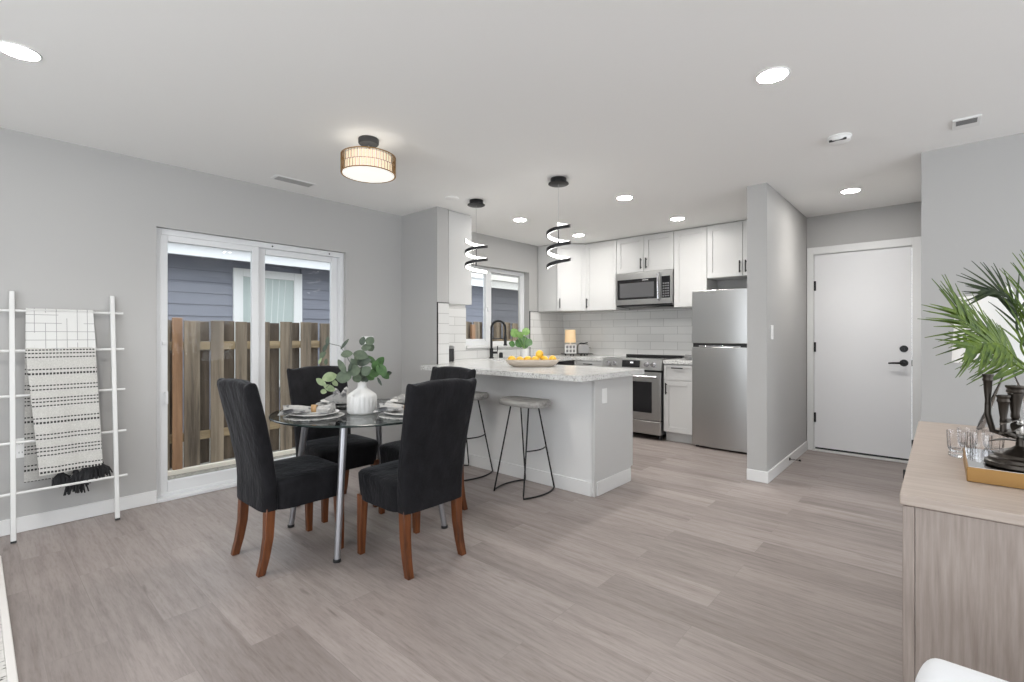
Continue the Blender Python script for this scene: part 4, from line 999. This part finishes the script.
# ================================================================== LADDER AND THROWS
lean = math.atan2(0.182, 1.46)
t = thing('blanket_ladder', 'white leaning blanket ladder with five rungs against the left wall', 'ladder', (0.40, 3.996, 0), 0, None, -lean)
for xx in (-0.235, 0.235):
    o = bx('post', 'ladder', (xx - 0.012, -0.012, 0.012, xx + 0.012, 0.012, 1.475), t, bevel=0.003)
    bx('rubber_foot', 'blackplastic', (xx - 0.012, -0.012, 0.002, xx + 0.012, 0.012, 0.012), o)
RZ = [1.358, 1.114, 0.845, 0.570, 0.278]
for z in RZ:
    B().cyl((-0.97, 0.0, z), (0.292, 0.0, z), 0.0082, n=12).build('rung', 'ladder', t)
def lp(x, y, z):  # ladder local to world
    return Vector((0.40 + x, 3.996 + y * math.cos(lean) + z * math.sin(lean), z * math.cos(lean) - y * math.sin(lean)))
def plaid_m():
    m = mat('white_windowpane_throw', (0.72, 0.72, 0.70), 0.9); n = N(m); g = n.sep(n.geo()); v = n.geo()
    def lines(c, per, off, w_, msk):
        f = n.math('ABSOLUTE', n.math('SUBTRACT', n.math('FRACT', n.math('DIVIDE', n.math('ADD', c, off), per)), 0.5))
        return n.math('MULTIPLY', n.math('LESS_THAN', f, w_), n.math('GREATER_THAN', msk, 0.43))
    a = lines(g[0], 0.049, 0.01, 0.028, n.noise(n.scale(v, (9, 9, 5)), 1, 1)); c = lines(g[2], 0.052, 0.0, 0.03, n.noise(n.scale(v, (5, 5, 10)), 1, 1))
    f = n.math('MAXIMUM', a, c)
    n.col(n.mix(f, (0.66, 0.66, 0.645), (0.27, 0.27, 0.27))); n.bump(n.noise(v, 300, 2), 0.2, 0.002); return m
def stripe_m():
    m = mat('striped_woven_throw', (0.62, 0.61, 0.58), 0.95); n = N(m); g = n.sep(n.coord()); v = n.coord()
    zz = n.math('ADD', g[2], n.math('MULTIPLY', g[0], 0.0))
    def band(per, off, w_):
        f = n.math('FRACT', n.math('DIVIDE', n.math('ADD', zz, off), per)); return n.math('LESS_THAN', f, w_)
    k = n.math('MAXIMUM', n.math('MAXIMUM', band(0.098, 0.02, 0.078), band(0.098, 0.044, 0.078)), band(0.147, 0.0, 0.05))
    dash = n.math('GREATER_THAN', n.math('FRACT', n.math('DIVIDE', g[0], 0.0155)), 0.30)
    f = n.math('MULTIPLY', k, dash)
    basec = n.ramp(n.noise(v, 240, 3), [(0.3, (0.42, 0.41, 0.39)), (0.7, (0.63, 0.62, 0.59))])
    n.col(n.mix(f, basec, (0.035, 0.035, 0.035))); n.bump(n.noise(n.scale(v, (1, 1, 3)), 160, 2), 0.5, 0.004); return m
def throw(name, lab, m, rung, x0, x1, front, backl, skew=0.0, off=0.019, seed=0, sq=0.0):
    """a folded throw hanging over a rung; front and back are the drops of its two layers"""
    t_ = thing(name, lab, 'blanket', tuple(lp((x0 + x1) / 2, 0, RZ[rung])))
    top = lp((x0 + x1) / 2, 0, RZ[rung]); hw = (x1 - x0) / 2
    def layer(nm, path, xs):
        b = B(); th = 0.004; nx = 24; rings = []
        for (y, z, dx_, f) in path:
            ring = []
            for s in (1, -1):
                rng = range(nx + 1) if s > 0 else range(nx, -1, -1)
                for k in rng:
                    q = k / nx; xx = -hw + 2 * hw * q
                    wv = 0.006 * f * math.sin(9 * q + seed) + 0.003 * f * math.sin(23 * q + seed * 2 + z * 8)
                    ring.append((xx * (1 + 0.03 * f) + dx_ + (sq * f * (1 - q) if f > 0 else 0), y + wv + (th if s > 0 else -th) * (0.6 if abs(q - 0.5) > 0.49 else 1), z + 0.012 * f * q))
            rings.append(ring)
        b.rings(rings); return b.build(nm, m, t_, ang=60)
    nz = 26
    path = []
    for k in range(nz + 1):
        f = 1 - k / nz; path.append((-off - math.tan(lean) * front * f, -front * f, skew * f, f))
    for k in range(1, 8):
        a = PI * k / 8; path.append((-math.cos(a) * 0.0165 - 0.006 * (1 - k / 8), 0.0175 * math.sin(a), 0, 0))
    for k in range(nz + 1):
        f = k / nz; path.append((0.018 + f * 0.0, -backl * f, -0.006 * f, -f * 0.4))
    o = layer('cloth', path, None)
    return t_, o, top
PL, ST = plaid_m(), stripe_m()
throw('throw_blanket', 'white throw with thin grey windowpane lines on the top ladder rung', PL, 0, -0.176, 0.135, 0.262, 0.30, 0.004, off=0.014, seed=1)
t, o, top = throw('throw_blanket', 'cream throw with dashed black stripes and charcoal tassels hanging from the ladder', ST, 1, -0.180, 0.14, 0.745, 0.80, 0.018, off=0.032, seed=2.2, sq=0.04)
ts = mat('charcoal_yarn', (0.025, 0.025, 0.027), 0.95)
rt = random.Random(3)
for (xx, zz, L, ty) in ((-0.01, -0.75, 0.10, -0.07), (0.06, -0.765, 0.14, -0.075), (0.10, -0.745, 0.11, -0.08), (0.14, -0.725, 0.115, -0.08), (0.18, -0.735, 0.095, -0.07)):
    b = B()
    b.ball((xx, ty, zz), 0.016, (1, 0.8, 1.1), 10)
    for k in range(44):
        a = rt.uniform(0, 2 * PI); s = rt.uniform(0.25, 1.0) * 0.056; ln = L * rt.uniform(0.7, 1.0)
        b.tube([(xx, ty, zz), (xx + s * 0.8 * math.cos(a), ty + 0.4 * s * math.sin(a), zz - ln * 0.45), (xx + s * math.cos(a) + rt.uniform(-0.008, 0.008), ty + 0.5 * s * math.sin(a), zz - ln)], [0.005, 0.0048, 0.004], 6)
    b.build('tassel', ts, o, ang=60)

# ================================================================== RUG
def rug_m():
    m = mat('cream_flecked_rug', (0.66, 0.64, 0.61), 0.95); n = N(m); v = n.geo()
    f = n.noise(n.scale(v, (26, 60, 26)), 1.0, 2, 0.5)
    n.col(n.ramp(f, [(0.36, (0.09, 0.085, 0.08)), (0.41, (0.62, 0.60, 0.57)), (0.7, (0.70, 0.68, 0.65))])); n.bump(n.noise(v, 220, 2), 0.5, 0.005); return m
t = thing('area_rug', 'cream rug with scattered dark flecks at the left edge', 'rug', (-0.9, 2.45, 0))
bx('pile', rug_m(), (-1.0, -1.33, 0.001, 0.985, 1.315, 0.011), t, bevel=0.003)
b = B().box(0.985, -1.34, 0.001, 1.01, 1.34, 0.0125).box(-1.0, 1.315, 0.001, 0.985, 1.34, 0.0125).box(-1.0, -1.355, 0.001, 0.985, -1.33, 0.0125)
b.build('binding', mat('pale_rug_binding', (0.74, 0.71, 0.68), 0.9), t, bevel=0.003)

# ================================================================== SIDEBOARD
SZ = 0.78
t = thing('sideboard', 'long limed-oak sideboard with plank top at right', 'sideboard', (1.636, 0.076, 0))
SL, SD = 1.455, 0.46
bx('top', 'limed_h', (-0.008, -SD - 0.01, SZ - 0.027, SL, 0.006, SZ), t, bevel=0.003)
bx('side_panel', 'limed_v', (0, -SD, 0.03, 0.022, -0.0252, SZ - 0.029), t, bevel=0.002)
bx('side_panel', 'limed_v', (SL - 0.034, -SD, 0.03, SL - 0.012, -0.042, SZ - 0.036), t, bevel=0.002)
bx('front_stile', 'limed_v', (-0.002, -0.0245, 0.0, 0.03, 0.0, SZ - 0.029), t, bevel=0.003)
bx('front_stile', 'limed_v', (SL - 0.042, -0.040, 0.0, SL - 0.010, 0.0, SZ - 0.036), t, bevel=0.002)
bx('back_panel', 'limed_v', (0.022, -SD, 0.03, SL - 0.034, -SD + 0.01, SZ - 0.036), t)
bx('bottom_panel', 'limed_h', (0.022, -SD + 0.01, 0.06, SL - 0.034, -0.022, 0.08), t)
dw = (SL - 0.076) / 2
for k in range(2):
    x0 = 0.032 + k * dw
    d = bx('door', 'limed_v', (x0 + 0.002, -0.02, 0.065, x0 + dw - 0.002, 0.0, SZ - 0.042), t, bevel=0.002)
    xh = x0 + dw - 0.03
    B().box(xh - 0.006, 0.022, 0.635, xh + 0.006, 0.030, 0.695).box(xh - 0.004, 0, 0.64, xh + 0.004, 0.022, 0.65).box(xh - 0.004, 0, 0.68, xh + 0.004, 0.022, 0.69).build('handle', 'black', d)
# mirrored tray
TRX, TRY = 1.897, -0.055
t = thing('mirror_tray', 'gold-edged mirrored tray on the sideboard under the candelabra', 'tray', (TRX, TRY, SZ))
b = B().box(0, -0.26, 0.0005, 0.32, 0.0, 0.042); b.build('gold_edge', 'gold', t, bevel=0.002)
bx('mirror', mat('mirror_glass', (0.86, 0.87, 0.88), 0.03, 1.0), (0.004, -0.256, 0.0415, 0.316, -0.004, 0.0432), t)
# crystal glasses
gl = None
for k, (x, y, lb) in enumerate(((2.265, -0.042, 'at the left end of the cluster behind the tray'), (2.25, -0.100, 'at the front of the cluster, right behind the tray'), (2.35, -0.135, 'at the right of the cluster, before the glass lamp'), (2.345, -0.070, 'at the back of the cluster, in its middle'))):
    zb = SZ + 0.0003
    if gl is None:
        b = B(); n_ = 16
        prof = [(0.022, 0), (0.024, 0.004), (0.024, 0.012), (0.020, 0.018), (0.026, 0.030), (0.027, 0.05), (0.0285, 0.088), (0.0265, 0.088), (0.0245, 0.05), (0.021, 0.03), (0.003, 0.026)]
        b.lathe(prof, n_)
        gl = tag(b.build('crystal_glass', 'crystal', None, (x, y, zb), ang=12), 'small cut crystal glass ' + lb, 'glass', 'crystal glasses on the sideboard')
    else:
        c = gl.copy(); C.objects.link(c); c.location = (x, y, zb); c.rotation_euler = (0, 0, 0.3 * k); c['label'] = 'small cut crystal glass ' + lb
# candelabra
R2 = RT.to_2d()
CX, CY = 1.990, -0.170
t = thing('candelabra', 'dark bronze candelabra with horn cups and domed base on the tray', 'candle holder', (CX, CY, SZ + 0.0434))
b = B().lathe([(0.070, 0.0), (0.077, 0.004), (0.075, 0.013), (0.068, 0.016), (0.066, 0.024), (0.056, 0.028), (0.053, 0.036), (0.038, 0.044), (0.020, 0.052), (0.011, 0.06), (0.009, 0.09), (0.002, 0.091)], 44)
b.build('base', 'bronze', t)
B().lathe([(0.010, 0.088), (0.0125, 0.10), (0.011, 0.12), (0.012, 0.135), (0.002, 0.135)], 18, (-R2.x * 0.008, -R2.y * 0.008, 0)).build('stem', 'silver', t)
def horn(px, py, z0, z1, r0, r1):
    b = B().lathe([(r0 * 0.7, z0), (r0, z0 + 0.008), (r0 * 0.9, z0 + 0.02), (r0 + (r1 - r0) * 0.35, z0 + (z1 - z0) * 0.5), (r1 * 0.88, z1 - 0.022), (r1 * 1.08, z1 - 0.018), (r1 * 0.94, z1 - 0.010), (r1 * 1.15, z1 - 0.004), (r1 * 1.1, z1), (r1 * 0.8, z1), (r1 * 0.7, z1 - 0.01), (0.002, z1 - 0.012)], 22, (px, py, 0))
    return b.build('horn_cup', 'bronze', t)
p0 = -R2 * 0.016; horn(p0.x, p0.y, 0.135, 0.232, 0.010, 0.0185)
p1 = -R2 * 0.064 + Vector((0.03, 0.02)); horn(p1.x, p1.y, 0.165, 0.262, 0.007, 0.0115)
p2 = -R2 * 0.05 + Vector((0.0, 0.0)); horn(p2.x, p2.y, 0.12, 0.205, 0.008, 0.0135)
p3 = R2 * 0.07 + Vector((0.01, 0.02)); horn(p3.x, p3.y, 0.16, 0.262, 0.008, 0.015)
for q, z in ((p1, 0.165), (p2, 0.12), (p3, 0.16)):
    B().tube([(0, 0, 0.105), (q.x * 0.4, q.y * 0.4, 0.088), (q.x * 0.85, q.y * 0.85, 0.098), (q.x, q.y, z - 0.02), (q.x, q.y, z + 0.01)], [0.008, 0.0085, 0.008, 0.0075, 0.007], 10).build('arm', 'bronze', t)
b = B()
for a, z, L in ((2.0, 0.10, 0.065), (2.5, 0.12, 0.085), (-0.9, 0.11, 0.065), (1.2, 0.07, 0.06), (2.9, 0.085, 0.055), (2.1, 0.13, 0.07)):
    d = Vector((math.cos(a + 0.4), math.sin(a + 0.4), 0.25)); b.leaf(Vector((0, 0, z)), Vector((0, 0, z)) + d * L, 0.026, (0, 0, 1), 0.2, 0.35, 1.0, 0.002)
b.build('leaf_ornament', 'bronze', t, ang=60)
# clear lamp
LX, LY = 2.93, -0.215
t = thing('table_lamp', 'white shaded table lamp with clear glass base behind the palm fronds', 'lamp', (LX, LY, SZ))
B().lathe([(0.10, 0), (0.102, 0.006), (0.085, 0.06), (0.05, 0.16), (0.022, 0.24), (0.016, 0.26), (0.002, 0.26)], 40).build('base', 'clearglass', t)
B().cyl((0, 0, 0.258), (0, 0, 0.58), 0.006, n=10).build('rod', 'chrome', t)
b = B(); n_ = 56
b.rings([[(r * math.cos(2 * PI * k / n_), r * math.sin(2 * PI * k / n_), z) for k in range(n_)] for r, z in ((0.180, 0.30), (0.166, 0.585), (0.163, 0.585), (0.177, 0.30), (0.180, 0.30))], True, False, False)
b.box(-0.165, -0.004, 0.57, 0.165, 0.004, 0.576)
sh = mat('white_linen_shade', (0.86, 0.86, 0.85), 0.9); sh.node_tree.nodes['Principled BSDF'].inputs['Transmission Weight'].default_value = 0.0
b.build('lamp_shade', sh, t, ang=40)
B().lathe([(0.008, 0.58), (0.010, 0.59), (0.014, 0.605), (0.009, 0.622), (0.002, 0.63)], 16).build('finial', 'white', t)
# frame leaning at the right edge
t = thing('picture_frame', 'tan board with cream edge leaning at right end of the sideboard view', 'picture frame', (2.33, -0.255, SZ), R_(-48), None, R_(-18))
bx('panel', mat('tan_board', (0.42, 0.34, 0.26), 0.7), (0.0, -0.004, 0.002, 0.20, 0.004, 0.17), t)
b = B().box(-0.008, -0.006, 0.0, 0.0, 0.006, 0.178).box(0.0, -0.006, 0.17, 0.20, 0.006, 0.178)
b.build('frame', mat('cream_edge', (0.74, 0.70, 0.62), 0.6), t)
# palm fronds in a bronze vase
PX, PY = 2.285, -0.272
t = thing('palm_arrangement', 'green palm fronds in a slim dark vase on the sideboard', 'plant', (PX, PY, SZ))
B().lathe([(0.035, 0), (0.04, 0.004), (0.045, 0.05), (0.032, 0.16), (0.022, 0.24), (0.026, 0.27), (0.022, 0.27), (0.018, 0.24), (0.003, 0.22)], 28).build('vase', 'bronze', t)
MT['palm'] = leafm('palm_green', (0.024, 0.060, 0.003), (0.115, 0.175, 0.008), 0.6)
MT['palmdark'] = leafm('palm_dark_green', (0.015, 0.03, 0.012), (0.045, 0.07, 0.022), 0.6)
porg = Vector((PX, PY, SZ)); pd = PX * FW.x + PY * FW.y
def frond(way, leafl, leafr, mm, n=20, t0=0.28, seed=0, rise=0.5):
    """way: rachis points (u, v, depth offset); leaflets get shorter toward the tip"""
    rr = random.Random(seed)
    pts = [Vector((0, 0, 0.25))] + [at(u, v, pd + o) - porg for u, v, o in way]
    fine = []
    m_ = len(pts) - 1
    for i in range(40):
        f = i / 39 * m_; k = min(int(f), m_ - 1); s = f - k
        p0, p1, p2, p3 = pts[max(k - 1, 0)], pts[k], pts[k + 1], pts[min(k + 2, m_)]
        fine.append(0.5 * ((2 * p1) + (p2 - p0) * s + (2 * p0 - 5 * p1 + 4 * p2 - p3) * s * s + (3 * p1 - p0 - 3 * p2 + p3) * s ** 3))
    fr_ = B().tube(fine, [0.0042 * (1 - 0.75 * i / 39) for i in range(40)], 6).build('frond_stem', mm, t)
    b = B()
    for i in range(n):
        f = t0 + (1 - t0) * i / (n - 1); k = min(int(f * 39), 38); p = fine[k].lerp(fine[k + 1], f * 39 - k); tg = (fine[k + 1] - fine[k]).normalized()
        side = tg.cross(-FW * 0.9 + Vector((0, 0, 0.35))).normalized(); sz = (0.55 + 0.45 * math.sin(PI * min(1, (f - t0) / (1 - t0) * 0.8 + 0.15))) * (1.0 if f < 0.93 else 0.7)
        for s, LL in ((1, leafl), (-1, leafr)):
            if LL <= 0: continue
            d = (side * s * (0.64 - 0.25 * max(0, f - 0.75) / 0.25) + tg * (0.72 + 0.20 * f) + Vector((0, 0, rr.uniform(-0.08, 0.08))) + FW * rr.uniform(-0.20, 0.20)).normalized()
            b.leaf(p, p + d * LL * sz * rr.uniform(0.9, 1.08), 0.0108, -FW + Vector((0, 0, 0.5)), 0.22, 0.10, 0.0, 0.0008, 7)
    b.build('leaflets', mm, fr_, ang=60)
frond([(1018, 366, -0.02), (1000, 351, -0.06), (977, 333, -0.10), (956, 312, -0.12)], 0.18, 0.21, 'palm', 34, 0.20, 1)
frond([(1020, 338, 0.02), (1016, 310, 0.04), (1002, 293, 0.05), (986, 290, 0.05)], 0.13, 0.13, 'palmdark', 18, 0.35, 2)
frond([(1022, 350, 0.0), (1030, 325, -0.02), (1036, 300, -0.03), (1038, 280, -0.02)], 0.15, 0.15, 'palm', 18, 0.3, 3)
frond([(1016, 358, -0.08), (1002, 345, -0.14), (985, 343, -0.18), (968, 348, -0.2)], 0.12, 0.14, 'palm', 18, 0.3, 4)
frond([(1030, 355, 0.05), (1050, 335, 0.08), (1075, 325, 0.1), (1095, 330, 0.1)], 0.15, 0.15, 'palm', 18, 0.3, 5)

# ================================================================== WHITE CHAIR IN THE FOREGROUND
wf_ = mat('white_boucle', (0.80, 0.81, 0.83), 0.9)
t = thing('lounge_chair', 'white upholstered chair back at the bottom right corner', 'chair', (0.845, -0.262, 0))
b = B(); prof = []
hw, r0, zt = 0.30, 0.034, 0.597
outl = [(-hw, 0.30), (-hw, zt - r0 * 2)] + [(-hw + r0 - r0 * math.cos(a), zt - 2 * r0 + 2 * r0 * math.sin(a)) for a in [PI / 2 * k / 8 for k in range(1, 9)]]
outl = outl + [(-y, z) for y, z in outl[::-1]]
rings = []
for xx, s in ((0.255, 0.975), (0.262, 0.99), (0.285, 1.0), (0.325, 1.0), (0.348, 0.99), (0.355, 0.975)):
    rings.append([(xx + 0.03 * (z - 0.3), y * s, 0.30 + (z - 0.30) * (1 - (1 - s) * 0.7)) for y, z in outl])
b.rings(rings); b.build('backrest', wf_, t, ang=60)
bx('seat', wf_, (-0.28, -0.29, 0.27, 0.25, 0.29, 0.43), t, bevel=0.03, seg=4)
for sx in (-0.24, 0.28):
    for sy in (-0.25, 0.25): B().cyl((sx, sy, 0), (sx * 0.95, sy * 0.95, 0.29), 0.012, 0.018, 12).build('leg', 'black', t)
